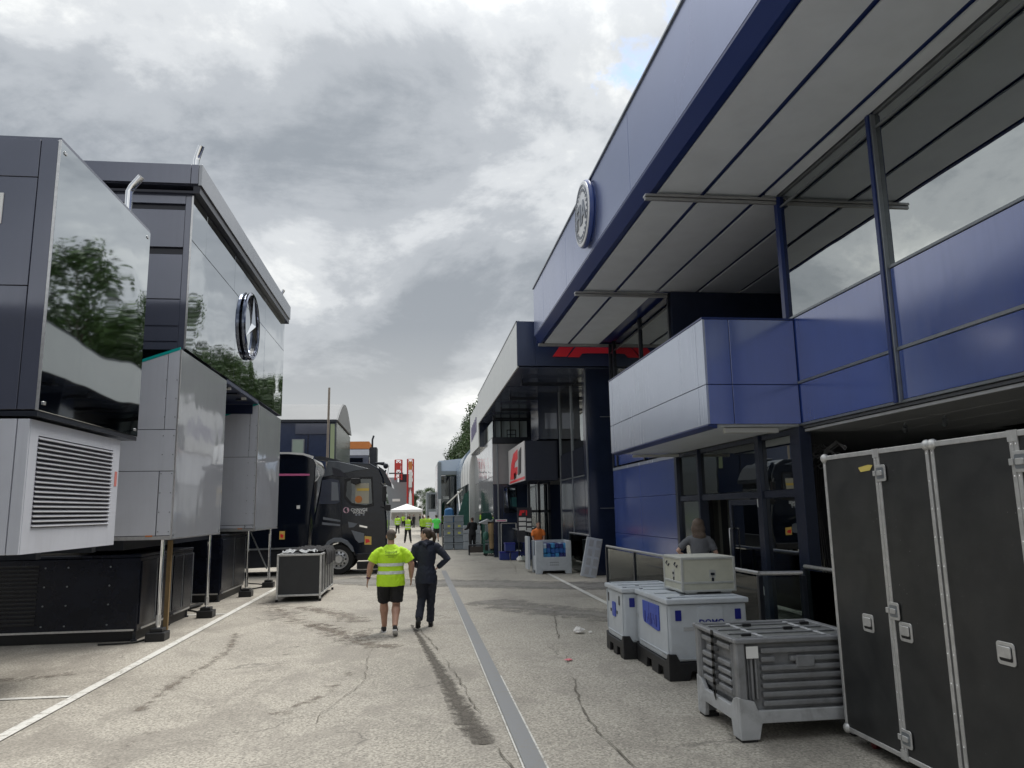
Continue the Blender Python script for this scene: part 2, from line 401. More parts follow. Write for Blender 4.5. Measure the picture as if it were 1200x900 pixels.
def soft_ribbon(name, pts, w_, mt, z, cover=1.0):
    n = len(pts); vs = []; cv = []; cols = (-1, -.55, 0, .55, 1); cc = (0, .75, 1, .75, 0)
    for i, (x, y) in enumerate(pts):
        a = Vector(pts[min(i+1, n-1)])-Vector(pts[max(i-1, 0)]); a.normalize(); p = Vector((-a.y, a.x))*(w_[i] if isinstance(w_, list) else w_)/2
        e = 0 if i in (0, n-1) else 1
        for q, c in zip(cols, cc): vs.append((x+p.x*q, y+p.y*q, z)); cv.append(c*e*cover)
    o = struct(name, MB().add(vs, [(5*i+j, 5*i+j+1, 5*i+j+6, 5*i+j+5) for i in range(n-1) for j in range(4)]), mt)
    at = o.data.attributes.new('cover', 'FLOAT', 'POINT'); at.data.foreach_set('value', cv)
    return o
DAMP = soft_mat('damp_dark_concrete_soft', (.10, .088, .072), .40, 9); TYRE = soft_mat('tyre_rubber_mark', (.16, .15, .135), .62, 14); OIL = soft_mat('old_brown_stain', (.185, .155, .125), .44, 5)
def bez(pts, k=8):
    out = []; P = [Vector(p) for p in pts]
    for i in range(len(P)-1):
        p0, p1, p2, p3 = P[max(i-1, 0)], P[i], P[i+1], P[min(i+2, len(P)-1)]
        for j in range(k):
            t_ = j/k; out.append(tuple(.5*((2*p1)+(p2-p0)*t_+(2*p0-5*p1+4*p2-p3)*t_*t_+(3*p1-p0-3*p2+p3)*t_**3)))
    return out+[tuple(P[-1])]
soft_ribbon('asphalt_patch', bez([(-2.6, 24.2), (-.6, 22.6), (1.6, 21.6), (3.8, 20.4), (6.2, 19.4)]), 3.6, soft_mat('grey_asphalt_soft', (.21, .20, .18), .30, 2.5), .005, 1.0)
soft_ribbon('asphalt_patch', bez([(1.5, 17.6), (2.4, 15.8), (3.6, 14.4), (4.4, 12.6)]), 2.6, MATS.setdefault('gs', soft_mat('grey_asphalt_pale', (.24, .225, .20), .36, 2.5)), .0044, .95)
pts = bez([(-.1, 14.2), (.02, 13.0), (.16, 11.5), (.28, 10.2), (.38, 9.0), (.46, 8.0), (.54, 7.3), (.60, 6.9)]); n_ = len(pts)
soft_ribbon('damp_patch', pts, [.10+.40*min(1, (i/n_)*1.3)*(1-max(0, i/n_-.86)/.14*.6) for i in range(n_)], DAMP, .006)
soft_ribbon('old_stain', bez([(-1.9, 14.8), (-1.3, 13.4), (-.9, 12.4), (-.2, 11.9)]), 1.3, OIL, .004, .9)
soft_ribbon('old_stain', bez([(-2.6, 17.5), (-1.6, 16.0), (-1.0, 14.6)]), 1.4, OIL, .0045, .9)
soft_ribbon('old_stain', bez([(-2.9, 8.6), (-2.9, 10.2), (-2.8, 12), (-3.1, 14)]), .55, OIL, .0052, .85)
soft_ribbon('old_stain', bez([(-1.5, 8.2), (-1.0, 9.2), (-.9, 10.4)]), .8, OIL, .0042, .8)
soft_ribbon('old_stain', bez([(-6.8, 11.4), (-5.6, 10.6), (-4.3, 10.9)]), 1.0, OIL, .0048, .85)
soft_ribbon('old_stain', bez([(-3.5, 18.8), (-2.9, 17.0), (-2.2, 15.0), (-1.2, 13.6), (-.6, 12.6)]), 2.6, OIL, .0041, .82)
soft_ribbon('old_stain', bez([(-3.3, 6.2), (-2.4, 8.0), (-1.9, 10.4), (-1.8, 13)]), 2.0, OIL, .0040, .72)
soft_ribbon('old_stain', bez([(-7.5, 8.4), (-5.5, 7.9), (-4.2, 8.6)]), 1.5, OIL, .0043, .8)
soft_ribbon('old_stain', bez([(1.4, 16.4), (2.4, 15.6), (3.4, 14.4), (3.9, 13.4)]), 1.5, OIL, .0056, .72)
soft_ribbon('tyre_mark', bez([(1.75, 5.6), (2.05, 6.3), (2.15, 7.2), (2.0, 8.3), (1.7, 9.5)]), .17, TYRE, .0062, .9)
soft_ribbon('tyre_mark', bez([(-.9, 25), (.6, 22), (2.2, 20.2), (4.3, 19.2)]), .22, TYRE, .0060, .9)
soft_ribbon('tyre_mark', bez([(1.2, 32), (2.2, 27), (3.0, 24), (3.4, 21)]), .20, TYRE, .0058, .8)
soft_ribbon('tyre_mark', bez([(-1.9, 6), (-1.7, 9), (-1.8, 13), (-2.0, 18)]), .22, TYRE, .0066, .7)
CRK = mat('crack_fill', (.15, .135, .11), .9, var=.3, vs=30)
for pts, wd in (([(.05, 13.6), (.3, 11.6), (.55, 9), (.67, 7.3), (.66, 6.9), (.74, 6.2), (.76, 4)], .016),
                ([(.66, 6.95), (.2, 6.9), (-.6, 6.75), (-1.6, 6.6), (-3.4, 6.3)], .012),
                ([(1.7, 6.0), (1.62, 7.5), (1.95, 10.0), (2.2, 12.0), (2.6, 14.7), (3.2, 17.4)], .020),
                ([(-1.0, 6.7), (-.95, 8.2), (-.62, 9.6), (-.7, 11.5), (-.3, 14)], .010),
                ([(-3.6, 22.6), (-.5, 21.9), (1.1, 21.5), (3.0, 20.9), (5.6, 19.0)], .035),
                ([(3.7, 32), (3.5, 27.5), (3.2, 25.0)], .02)):
    p2 = wander(pts, .022)
    i = 0
    while i < len(p2)-2:
        n_ = random.randint(3, 12); q = p2[i:i+n_+1]
        if len(q) > 1 and random.random() < .8: ribbon('pavement_crack', q, [wd*.8*(random.uniform(.3, 1.3) if 0 < j < len(q)-1 else .08) for j in range(len(q))], CRK, .016)
        i += n_
# ------------------------------------------------------------------ blue hospitality building (right)
ZS = 6.97; XF = 5.8
bb = thing('blue_hospitality_building', 'two storey dark blue hospitality building with cantilevered roof and round badge', 'building', (XF, 8, 0))
# roof fascia in panels, recessed joints
ys = [-8, 0.6, 6.0, 11.45, 16.9, 20.2, 21.95]
for a, b_ in zip(ys, ys[1:]):
    B('fascia_panel', SHEENB, bb, 3.5, 3.56, a+.006, b_-.006, 7.2, 8.66, bevel=.004)
B('roof', BLUED, bb, 3.565, 14, -8, 21.90, 7.26, 8.62)
B('roof_coping', STEEL, bb, 3.47, 3.62, -8, 21.97, 8.665, 8.70)
build('fascia_chamfer', MB().prism([(3.505, -8, 7.2), (3.505, -8, 7.16), (3.66, -8, 6.95), (3.72, -8, 6.95), (3.72, -8, 7.255), (3.56, -8, 7.255)], (0, 29.9, 0)), BLUED, bb)
B('end_fascia', BLUED, bb, 3.57, 14, 21.905, 21.95, 6.97, 8.66)
xs = [3.74, 4.53, 5.50, 6.45, 7.46, 8.9]
for i, (a, b_) in enumerate(zip(xs, xs[1:])):
    for y0, y1 in ((-8, .5), (.5, 5.7), (5.7, 10.9), (10.9, 16.25), (16.25, 21.88)):
        if i >= 2 and not (10.9 <= y0 < 16): continue
        B('soffit_panel', SOFFIT, bb, a+.045, min(b_-.045, 5.74) if i == 1 and not (10.9 <= y0 < 16) else b_-.045, y0+.006, y1-.006, ZS-.03, ZS, bevel=.003)
B('soffit_panel', SOFFIT, bb, 5.55, 5.74, -8, 10.85, ZS-.028, ZS+.002)
B('soffit_backing', BLUED, bb, 3.72, 9.0, -8, 21.85, ZS+.02, ZS+.26)
for y in (10.9, 16.28):
    build('soffit_beam', MB().box(3.55, 5.73, y-.05, y+.0, 6.80, 6.85).box(3.55, 5.73, y-.07, y+.06, 6.86, 6.90), STEEL if False else mat('pale_beam', (.36, .36, .36), .35, .5, var=.08, vs=6), bb, bevel=.004)
B('soffit_beam', MATS['pale_beam'], bb, 3.6, 5.9, 21.78, 21.88, 6.86, 6.94, bevel=.004)
# badge on the fascia: thick scalloped disc with raised rings and letters
bg_ = build('round_badge', MB().lathe((3.50, 14.45, 8.02), (-1, 0, 0), [(.66, .0), (.66, .02), (.70, .05), (.70, .10), (.68, .13), (0, .13)], 36), mat('badge_side_blue', (.03, .06, .22), .3), bb, smooth='auto')
build('badge_face', MB().lathe((3.37, 14.45, 8.02), (-1, 0, 0), [(.67, -.004), (.67, .012), (.655, .022), (0, .022)], 36), mat('badge_white', (.70, .71, .73), .35, .2, var=.04), bg_, smooth='auto')
GL = mat('badge_grey', (.24, .26, .30), .4, .3)
for rr in (.60, .565):
    build('badge_ring', MB().ringband((3.348, 14.45, 8.02), (-1, 0, 0), [(rr-.012, 0), (rr-.012, .010), (rr, .010), (rr, 0)], 40), GL, bg_)
text('badge_lettering', 'FIA', (3.340, 14.45, 7.99), (0, -1, 0), (0, 0, 1), .62, GL, bg_, .03, bold=True)
for k in range(26):
    a = 2*pi*k/26
    build('badge_mark', MB().box(3.334, 3.350, 14.45+.49*cos(a)-.03, 14.45+.49*cos(a)+.03, 8.02+.49*sin(a)-.022, 8.02+.49*sin(a)+.022), GL, bg_)
# upper storey
def rail(z, y0, y1, h=.045, d=.03, mt=STEEL, nm='transom'): return B(nm, mt, bb, XF-d, XF+.02, y0, y1, z-h/2, z+h/2, bevel=.003)
mull = [10.9, 8.33, 5.72, 3.1, .5, -2.1, -4.7]
for y in mull:
    B('mullion', STEEL if y < 10.5 else BLUED, bb, XF-.06, XF+.05, y-.055, y+.055, 3.19, 6.93, bevel=.004)
    if y < 10.5: B('mullion_cap', BLUED, bb, XF-.085, XF-.062, y-.03, y+.03, 3.2, 6.93)
for b_, a in zip(mull, mull[1:]):
    a2, b2 = a+.057, b_-.057
    B('glass_pane', GLASSF, bb, XF+.0, XF+.012, a2, b2, 4.905, 6.925)
    B('blue_spandrel', BLUE, bb, XF-.012, XF+.02, a2+.004, b2-.004, 3.875, 4.862, bevel=.003)
    B('blue_spandrel', BLUE, bb, XF-.012, XF+.02, a2+.004, b2-.004, 3.235, 3.828, bevel=.003)
    rail(4.885, a2, b2, .035); rail(3.852, a2, b2, .04); rail(3.21, a2, b2, .035); rail(6.75, a2, b2, .03, .02)
    B('transom', STEEL, bb, XF-.025, XF+.02, a2, b2, 6.932, 6.965)
# interior of the upper storey
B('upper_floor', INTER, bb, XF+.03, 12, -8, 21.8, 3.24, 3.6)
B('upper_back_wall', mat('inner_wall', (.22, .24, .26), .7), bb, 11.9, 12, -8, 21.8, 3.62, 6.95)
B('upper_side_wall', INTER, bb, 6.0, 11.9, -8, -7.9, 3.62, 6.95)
for x in (6.9, 8.1, 9.3, 10.5): B('ceiling_rib', BLUED, bb, x, x+.08, -8, 10.7, 6.86, 6.92)
B('ceiling', mat('inner_ceiling', (.2, .205, .21), .6), bb, XF+.06, 11.9, -8, 10.82, 6.93, 6.96)
B('ceiling', MATS['inner_ceiling'], bb, 9.0, 11.9, 10.84, 21.8, 6.93, 6.96)
B('painted_reflection_strip', mat('pale_grey_green', (.42, .43, .38), .5), bb, 5.9, 6.35, 10.66, 10.72, 3.62, 6.9)  # pale strip painted in for a bright reflection in the glass
B('inner_column', DARKM, bb, 7.2, 7.35, 8.0, 8.15, 3.62, 6.92)
for (a, b_) in (((6.6, 6.3, 6.9), (6.9, 8.6, 5.0)), ((6.3, 8.6, 6.9), (6.7, 9.9, 4.9)), ((6.3, 7.3, 6.4), (7.6, 5.6, 5.0))):
    build('tension_wire', MB().tube(a, b_, .008, n=5), STEEL, bb)
# balcony recess: cross wall, back glazing
B('recess_wall', NAVY, bb, XF, 9.0, 16.2, 16.3, 3.62, 6.93)
B('recess_wall', NAVY, bb, XF+.08, 9.0, 10.86, 10.95, 3.62, 6.93)
B('recess_glazing', GLASSD, bb, 8.96, 9.0, 10.96, 16.19, 3.62, 6.93)
# far bay glazing
for y in (16.3, 18.7, 21.35, 21.8):
    B('mullion', DARKM, bb, XF-.05, XF+.05, y-.045 if y > 17 else y+.01, y+.045 if y > 17 else y+.09, 3.19, 6.93, bevel=.003)
for a, b_ in ((16.4, 18.65), (18.75, 21.3), (21.4, 21.75)):
    B('glass_pane', GLASSF, bb, XF, XF+.012, a, b_, 4.9, 6.9); B('transom', DARKM, bb, XF-.03, XF+.03, a, b_, 4.84, 4.89)
    B('transom', DARKM, bb, XF-.02, XF+.02, a, b_, 6.62, 6.66)
    B('blue_spandrel', BLUE, bb, XF-.01, XF+.02, a, b_, 3.24, 4.83)
B('end_glass_pane', GLASSF, bb, XF+.06, 9.0, 21.82, 21.83, 3.62, 6.9)
# projecting balcony box
bx = build('balcony_box', MB().box(4.33, 5.79, 10.73, 16.37, 3.24, 4.80), BLUED, bb)
SHEENB2 = mat('sky_sheen_street_panel', (.42, .465, .57), .25, .4, 1.9, streak=.10, var=.04, vs=1, wave=.006, wsc=.9)  # blue box paint, paled because grazing sky reflection is put into the colour
for y0, y1 in ((10.70, 11.0), (11.0, 16.15), (16.15, 16.40)):
    for z0, z1 in ((3.22, 3.815), (3.825, 4.83)):
        build('street_panel', MB().box(4.30, 4.335, y0+(.0 if y0 < 10.8 else .005), y1-.005, z0, z1), SHEENB2, bx, bevel=.003)
for x0, x1 in ((4.337, 4.715), (4.725, 5.77)):
    for z0, z1 in ((3.22, 3.815), (3.825, 4.83)):
        build('front_panel', MB().box(x0, x1, 10.70, 10.735, z0, z1), BLUE, bx, bevel=.003)
build('coping', MB().box(4.29, 5.79, 10.69, 16.41, 4.832, 4.862), BLUED, bx, bevel=.004)
build('box_soffit', MB().box(4.42, 5.78, 10.78, 16.3, 3.19, 3.235), SOFFIT, bx)
build('box_lower_edge', MB().prism([(4.305, 10.72, 3.218), (4.305, 10.72, 3.20), (4.42, 10.72, 3.16), (4.45, 10.72, 3.16), (4.45, 10.72, 3.218)], (0, 5.66, 0)), BLUED, bx)
B('entrance_lamp', mat('lamp_housing', (.55, .55, .52), .4), bb, 4.62, 5.48, 10.84, 10.95, 3.10, 3.18, bevel=.01)
B('soffit_strip_lamp', MATS['lamp_housing'], bb, 4.7, 5.72, 16.0, 16.12, 3.10, 3.16, bevel=.008)
# ground storey: blue wall beyond the entrance
for y0, y1 in ((16.42, 19.2), (19.21, 21.9)):
    for z0, z1 in ((.18, 1.30), (1.31, 2.285), (2.295, 3.10)):
        B('blue_wall_panel', BLUE, bb, XF-.03, XF+.0, y0, y1, z0, z1, bevel=.003)
B('wall_core', BLUED, bb, XF+.005, 9, 16.42, 21.88, .0, 3.19)
B('wall_head_strip', SHEENB2, bb, XF-.035, XF-.005, 16.42, 21.9, 3.105, 3.185)
# entrance glazing
for y, wd in ((16.33, .16), (15.0, .10), (12.2, .16), (10.86, .30)):
    B('entrance_post', mat('dark_blue_post', (.022, .03, .058), .25, .2, 1.6, var=.1), bb, XF-.07, XF+.12, y-wd/2, y+wd/2, .02, 3.18, bevel=.005)
for a, b_ in ((15.06, 16.24), (12.29, 14.94), (11.02, 12.11)):
    B('door_head', MATS['dark_blue_post'], bb, XF-.04, XF+.05, a, b_, 2.13, 2.25, bevel=.004)
    B('glass_pane', GLASSD if a > 12 else GLASSF, bb, XF, XF+.01, a, b_, 2.26, 3.08)
    B('door_head', MATS['dark_blue_post'], bb, XF-.03, XF+.05, a, b_, 3.09, 3.17, bevel=.004)
    B('sill', DARKM, bb, XF-.05, XF+.06, a, b_, .02, .14)
B('glass_pane', GLASSF, bb, XF, XF+.01, 15.06, 16.24, .15, 2.12)
B('glass_pane', GLASSF, bb, XF, XF+.01, 11.02, 12.11, .15, 2.12)
dr = build('glass_door', MB().box(XF-.02, XF+.03, 12.32, 12.42, .15, 2.12).box(XF-.02, XF+.03, 13.52, 13.62, .15, 2.12).box(XF-.02, XF+.03, 12.42, 13.52, 2.02, 2.12).box(XF-.02, XF+.03, 12.42, 13.52, .15, .27), MATS['dark_blue_post'], bb, bevel=.003)
build('door_glass', MB().box(XF, XF+.01, 12.42, 13.52, .27, 2.02), GLASSD, dr)
build('door_handle', MB().path([(XF-.02, 13.5, .8), (XF-.09, 13.5, .8), (XF-.09, 13.5, 1.6), (XF-.02, 13.5, 1.6)], .014), ALU, dr, smooth=True)
for z in (.55, 2.0): build('hinge', MB().box(XF-.045, XF-.02, 12.28, 12.36, z, z+.12).ell((XF-.04, 12.30, z), (.03, .03, .03), 8, 5), WHITE, dr)
B('open_door_panel', MATS['dark_blue_post'], bb, 5.0, 5.76, 13.66, 13.70, .15, 2.12, bevel=.004) if False else None
B('entrance_floor', mat('entrance_floor_tile', (.20, .20, .20), .4, var=.1), bb, XF-.1, 12, 10.7, 16.4, .0, .02)
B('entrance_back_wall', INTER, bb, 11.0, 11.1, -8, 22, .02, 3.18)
B('entrance_side_wall', INTER, bb, XF+.15, 11, 16.25, 16.3, .02, 3.18)
B('inner_pale_partition', MATS['pale_grey_green'], bb, 6.5, 6.56, 14.4, 15.4, .02, 2.3)
B('inner_pale_partition', MATS['pale_grey_green'], bb, 6.5, 6.56, 15.9, 16.2, .02, 2.6)
cb = MB(); random.seed(3)
for k in range(26):
    y = 11.2+random.random()*1.3; z = 2.62+random.random()*.35; x = 6.35+random.random()*.4
    cb.path([(x, y-.5, z-.1*random.random()), (x+.05, y-.2, z+.06), (x, y+.1, z-.06), (x+.1, y+.45, z+.05)], .012, 5)
build('cable_bundle', cb, mat('grey_cable', (.45, .45, .46), .5), bb)
cb = MB()
for k in range(7):
    x = 6.4+.05*k; cb.path([(x, 11.9, 2.7), (x+.05, 11.8+.05*k, 1.9), (x, 11.9, 1.0), (x+.1, 11.8, .1)], .018, 6)
build('hanging_cable', cb, BLACK, bb)
# open ground floor towards the camera
for x in (6.3, 7.0, 7.7, 8.4): B('ceiling_board', mat('dark_ceiling_board', (.36, .365, .37), .45, var=.1), bb, x-.48, x+.20, -8, 10.7, 3.10, 3.14, bevel=.004)
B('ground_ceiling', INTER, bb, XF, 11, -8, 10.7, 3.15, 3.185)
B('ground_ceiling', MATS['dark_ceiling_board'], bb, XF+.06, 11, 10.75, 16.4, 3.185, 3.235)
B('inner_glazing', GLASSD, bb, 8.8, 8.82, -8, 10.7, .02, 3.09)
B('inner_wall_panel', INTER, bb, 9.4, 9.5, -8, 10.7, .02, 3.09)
for y in (8.3, 5.7, 3.1): B('inner_post', DARKM, bb, 8.72, 8.86, y-.05, y+.05, .02, 3.09)
for y in (9.6, 8.8):
    build('ceiling_spotlight', MB().tube((6.7, y, 3.1), (6.7, y, 3.05), .014).tube((6.67, y-.04, 3.05), (6.73, y+.05, 2.99), .03), STEEL, bb, smooth='auto')
B('building_back', INTER, bb, 12.0, 14, -8, 21.8, 0, 7.2)

# inner cream cabinet behind the entrance glass
cc = thing('cream_cabinet', 'cream cabinet with oval emblem behind the entrance glass', 'cabinet', (6.5, 12.9, .02))
B('body', CREAM, cc, 6.3, 6.9, 12.35, 13.3, .06, 1.35, bevel=.01)
build('oval_emblem', MB().prism([(6.6+.16*cos(a*pi/10), 12.33, 1.17+.085*sin(a*pi/10)) for a in range(20)], (0, .015, 0)), DARKM, cc)
build('oval_emblem', MB().prism([(6.285, 12.83+.2*cos(a*pi/10), 1.17+.085*sin(a*pi/10)) for a in range(20)], (.014, 0, 0)), DARKM, cc)
text('emblem_lettering', 'FIA', (6.282, 12.83, 1.165), (0, -1, 0), (0, 0, 1), .13, WHITE, cc, .004, bold=True)
B('trim', ALU, cc, 6.285, 6.915, 12.34, 13.31, .66, .70)

# glass railings
def railing(loc, label, posts, mt_post=STEEL, mt_rail=ALU, h=1.12, group=None, glass=GLASSR, z0=.06):
    t = thing('glass_railing', label, 'railing', loc, group)
    for (x, y) in posts: B('post', mt_post, t, x-.03, x+.03, y-.035, y+.035, 0, h-.03, bevel=.004)
    for (x0, y0), (x1, y1) in zip(posts, posts[1:]):
        d = Vector((x1-x0, y1-y0)).normalized(); nn = Vector((-d.y, d.x))*.006
        a = Vector((x0, y0))+d*.045; b_ = Vector((x1, y1))-d*.045
        build('glass_panel', MB().prism([(a.x+nn.x, a.y+nn.y, z0), (b_.x+nn.x, b_.y+nn.y, z0), (b_.x+nn.x, b_.y+nn.y, h-.05), (a.x+nn.x, a.y+nn.y, h-.05)], (-nn.x*2, -nn.y*2, 0)), glass, t)
    for (x0, y0), (x1, y1) in zip(posts, posts[1:]):
        build('handrail', MB().tube((x0, y0, h), (x1, y1, h), .028, n=10), mt_rail, t, smooth='auto')
    return t
railing((4.5, 14, 0), 'glass railing with flat silver handrail behind the pale grey pallet boxes', [(4.5, 17.95), (4.5, 15.6), (4.5, 13.2), (4.5, 9.75), (5.05, 9.65)], DARKM)
railing((5.6, 9.8, 0), 'short glass railing beside the big dark blue corner post, left of the tall black cases', [(5.62, 10.65), (5.62, 9.3), (5.62, 7.4), (5.62, 5.2)], DARKM)

# ------------------------------------------------------------------ tall flight cases
def case_mat():
    mt = bpy.data.materials.new('black_case_laminate'); mt.use_nodes = True; g = NG(mt.node_tree); b = mt.node_tree.nodes['Principled BSDF']
    tc = g.n('ShaderNodeTexCoord'); co = tc.outputs['Object']
    c = g.ramp(g.noise(co, 3.5, 6, .6), [(.3, (.014, .015, .016)), (.7, (.028, .029, .029))])
    mp = g.n('ShaderNodeMapping'); g.l(co, mp.inputs[0]); mp.inputs['Scale'].default_value = (1, 1.0, 9); mp.inputs['Rotation'].default_value = (.25, 0, 0)
    sc = g.ramp(g.noise(mp.outputs[0], 9, 9, .8), [(.63, 0), (.68, 1)])
    dots = g.n('ShaderNodeTexVoronoi', feature='F1'); dots.inputs['Scale'].default_value = 24; g.l(co, dots.inputs['Vector'])
    dm = g.math('MULTIPLY', g.ramp(dots.outputs['Distance'], [(.05, 1), (.09, 0)]), g.ramp(g.noise(co, 2.3, 3, .5), [(.56, 0), (.64, 1)]))
    sm = g.ramp(g.noise(co, 1.1, 4, .6), [(.5, 0), (.75, 1)])
    c = g.mix(g.math('MULTIPLY', sm, .25), c, (.06, .058, .053))
    c = g.mix(g.math('MAXIMUM', g.math('MULTIPLY', sc, .35), g.math('MULTIPLY', dm, .8)), c, (.35, .35, .34))
    g.l(c, b.inputs['Base Color']); g.l(g.ramp(g.noise(co, 4, 5, .6), [(.3, .30), (.7, .5)]), b.inputs['Roughness'])
    bp = g.n('ShaderNodeBump'); bp.inputs['Distance'].default_value = .0006; g.l(g.noise(co, 180, 3, .6), bp.inputs['Height']); g.l(bp.outputs[0], b.inputs['Normal'])
    MATS['black_case_laminate'] = mt; return mt
CASE = case_mat()
CALU = mat('scuffed_case_edging', (.56, .56, .55), .38, .55, 1.5, var=.14, vs=14, grime=.18, bump=.0008, bs=90)
def latch(t, x, y, z, w_=.13, h_=.13):
    l = build('recessed_latch', MB().rrect((x, y, z), (0, -1, 0), (0, 0, 1), w_, h_, .02, .008), CALU, t, bevel=.002)
    build('latch_dish', MB().rrect((x-.008, y, z), (0, -1, 0), (0, 0, 1), w_*.7, h_*.68, .012, .003), STEEL, l)
    build('latch_turn', MB().rrect((x-.010, y, z), (0, -1, 0), (0, 0, 1), w_*.5, h_*.3, .01, .012).box(x-.022, x-.008, y+w_*.35, y+w_*.62, z-.02, z+.02), CALU, l, bevel=.002)
def handle(t, x, y, z, w_=.15, h_=.14):
    l = build('recessed_handle', MB().rrect((x, y, z), (0, -1, 0), (0, 0, 1), w_, h_, .022, .008), CALU, t, bevel=.002)
    build('handle_dish', MB().rrect((x-.008, y, z), (0, -1, 0), (0, 0, 1), w_*.72, h_*.66, .012, .002), BLACK, l)
    build('handle_grip', MB().rrect((x-.009, y, z+h_*.07), (0, -1, 0), (0, 0, 1), w_*.66, h_*.5, .01, .012), CALU, l, bevel=.003)
def tall_case(y0, y1, ysplit, label, latches, handles):
    X0, X1, Z0, Z1 = 3.63, 4.75, .11, 2.43
    t = thing('flight_case', label, 'flight case', ((X0+X1)/2, (y0+y1)/2, 0), 'tall black flight cases on wheels')
    B('body', BLACK, t, X0+.03, X1-.012, y0+.012, y1-.012, Z0+.012, Z1-.012)
    for a, b_ in ((y0, ysplit), (ysplit, y1)):
        e = .036
        d = B('door_panel', CASE, t, X0+.004, X0+.03, a+.012, b_-.012, Z0+.015, Z1-.015)
        fr = MB()
        fr.box(X0-.004, X0+.02, a+.002, a+e, Z0, Z1).box(X0-.004, X0+.02, b_-e, b_-.002, Z0, Z1)
        fr.box(X0-.0035, X0+.02, a+e, b_-e, Z1-e, Z1).box(X0-.0035, X0+.02, a+e, b_-e, Z0, Z0+e)
        build('door_edging', fr, CALU, t, bevel=.003)
        rv = MB()
        n = 12
        for k in range(n):
            z = Z0+.08+(Z1-Z0-.16)*k/(n-1)
            for y in (a+.019, b_-.019): rv.ell((X0-.004, y, z), (.004, .006, .006), 6, 4)
        build('rivet_row', rv, CHROME, t)
    B('end_panel', CASE, t, X0+.03, X1-.03, y1-.012, y1-.004, Z0+.02, Z1-.02)
    B('end_panel', CASE, t, X0+.03, X1-.03, y0+.004, y0+.012, Z0+.02, Z1-.02)
    fr = MB()
    for y in (y0, y1):
        s_ = 1 if y == y0 else -1
        fr.box(X0+.021, X1, y, y+s_*.03, Z0, Z0+.036).box(X0+.021, X1, y, y+s_*.03, Z1-.036, Z1).box(X1-.036, X1, y, y+s_*.03, Z0+.037, Z1-.037)
    fr.box(X0, X1, y0+.031, y1-.031, Z1-.01, Z1+.002)
    build('corner_edging', fr, CALU, t, bevel=.002)
    for y in (y0+.02, y1-.02, ):
        for z in (Z0+.02, Z1-.02):
            build('ball_corner', MB().ell((X0+.008, y, z), (.036, .042, .042), 12, 8), CALU, t, smooth=True)
    for (y, z) in ((ysplit, Z1-.03), (ysplit, Z0+.03)):
        build('corner_bracket', MB().box(X0-.008, X0-.004, y-.04, y+.04, z-.035, z+.035), CALU, t)
    for z in latches: latch(t, X0-.004, ysplit-.05, z)
    for (y, z) in handles: handle(t, X0+.004, y, z)
    for (x, y) in ((X0+.15, y0+.18), (X0+.15, y1-.18), (X1-.15, y0+.18), (X1-.15, y1-.18)):
        c = build('castor', MB().box(x-.05, x+.05, y-.05, y+.05, Z0-.03, Z0-.002), STEEL, t)
        build('wheel', MB().tube((x-.02, y, .042), (x+.02, y, .042), .042, n=16), mat('dark_red_wheel', (.12, .012, .012), .5), c)
    return t
c1 = tall_case(4.975, 6.40, 5.60, 'tall black double door flight case beside the grey ribbed container', [2.24, 1.19, .27], [(5.92, 1.05), (5.44, 1.05)])
build('yellow_tape', MB().prism([(3.632, 5.86, 2.30), (3.632, 5.72, 2.315), (3.632, 5.66, 2.31), (3.632, 5.70, 2.27), (3.632, 5.83, 2.262)], (-.003, 0, 0)), mat('yellow_tape', (.62, .50, .12), .7), c1)
tall_case(3.40, 4.955, 4.19, 'tall black double door flight case at the right edge of the picture', [2.24, 1.19, .27], [(4.46, 1.07), (3.8, 1.07)])

# ------------------------------------------------------------------ ribbed grey container with strap
t = thing('ribbed_container', 'dark grey ribbed container with footed light grey base beside tall black cases', 'container', (3.35, 7.05, 0))
x0, x1, y0, y1 = 2.76, 3.96, 6.55, 7.56
B('body', CGREY, t, x0+.085, x1-.085, y0+.085, y1-.085, .20, .79)
# base skirt with feet
sk = MB()
def skirt_x(y, d): # long side facing camera / back
    return [(x0, y, .02), (x0+.17, y, .02), (x0+.20, y, .15), (x1-.22, y, .15), (x1-.18, y, .02), (x1, y, .02), (x1, y, .30), (x1-.17, y, .255), (x0+.17, y, .255), (x0+.14, y, .33), (x0, y, .37)], (0, d, 0)
def skirt_y(x, d):
    return [(x, y0+.047, .02), (x, y0+.17, .02), (x, y0+.20, .15), (x, y1-.20, .15), (x, y1-.17, .02), (x, y1-.047, .02), (x, y1-.047, .37), (x, y1-.13, .34), (x, y1-.2, .27), (x, y0+.2, .27), (x, y0+.13, .34), (x, y0+.047, .37)], (d, 0, 0)
p, d = skirt_x(y0, .045); sk.prism(p, d)
build('base_skirt', sk, CLIGHT, t, bevel=.006)
for q in (skirt_y(x0, .045), skirt_y(x1, -.045), skirt_x(y1, -.045)): build('base_skirt', MB().prism(*q), CLIGHT, t, bevel=.006)
for xx in (x0+.08, x1-.09):
    for yy in (y0+.08, y1-.08): B('foot', BLACK, t, xx-.07, xx+.07, yy-.07, yy+.07, 0, .03)
B('floor_pan', CLIGHT, t, x0+.05, x1-.05, y0+.05, y1-.05, .15, .20)
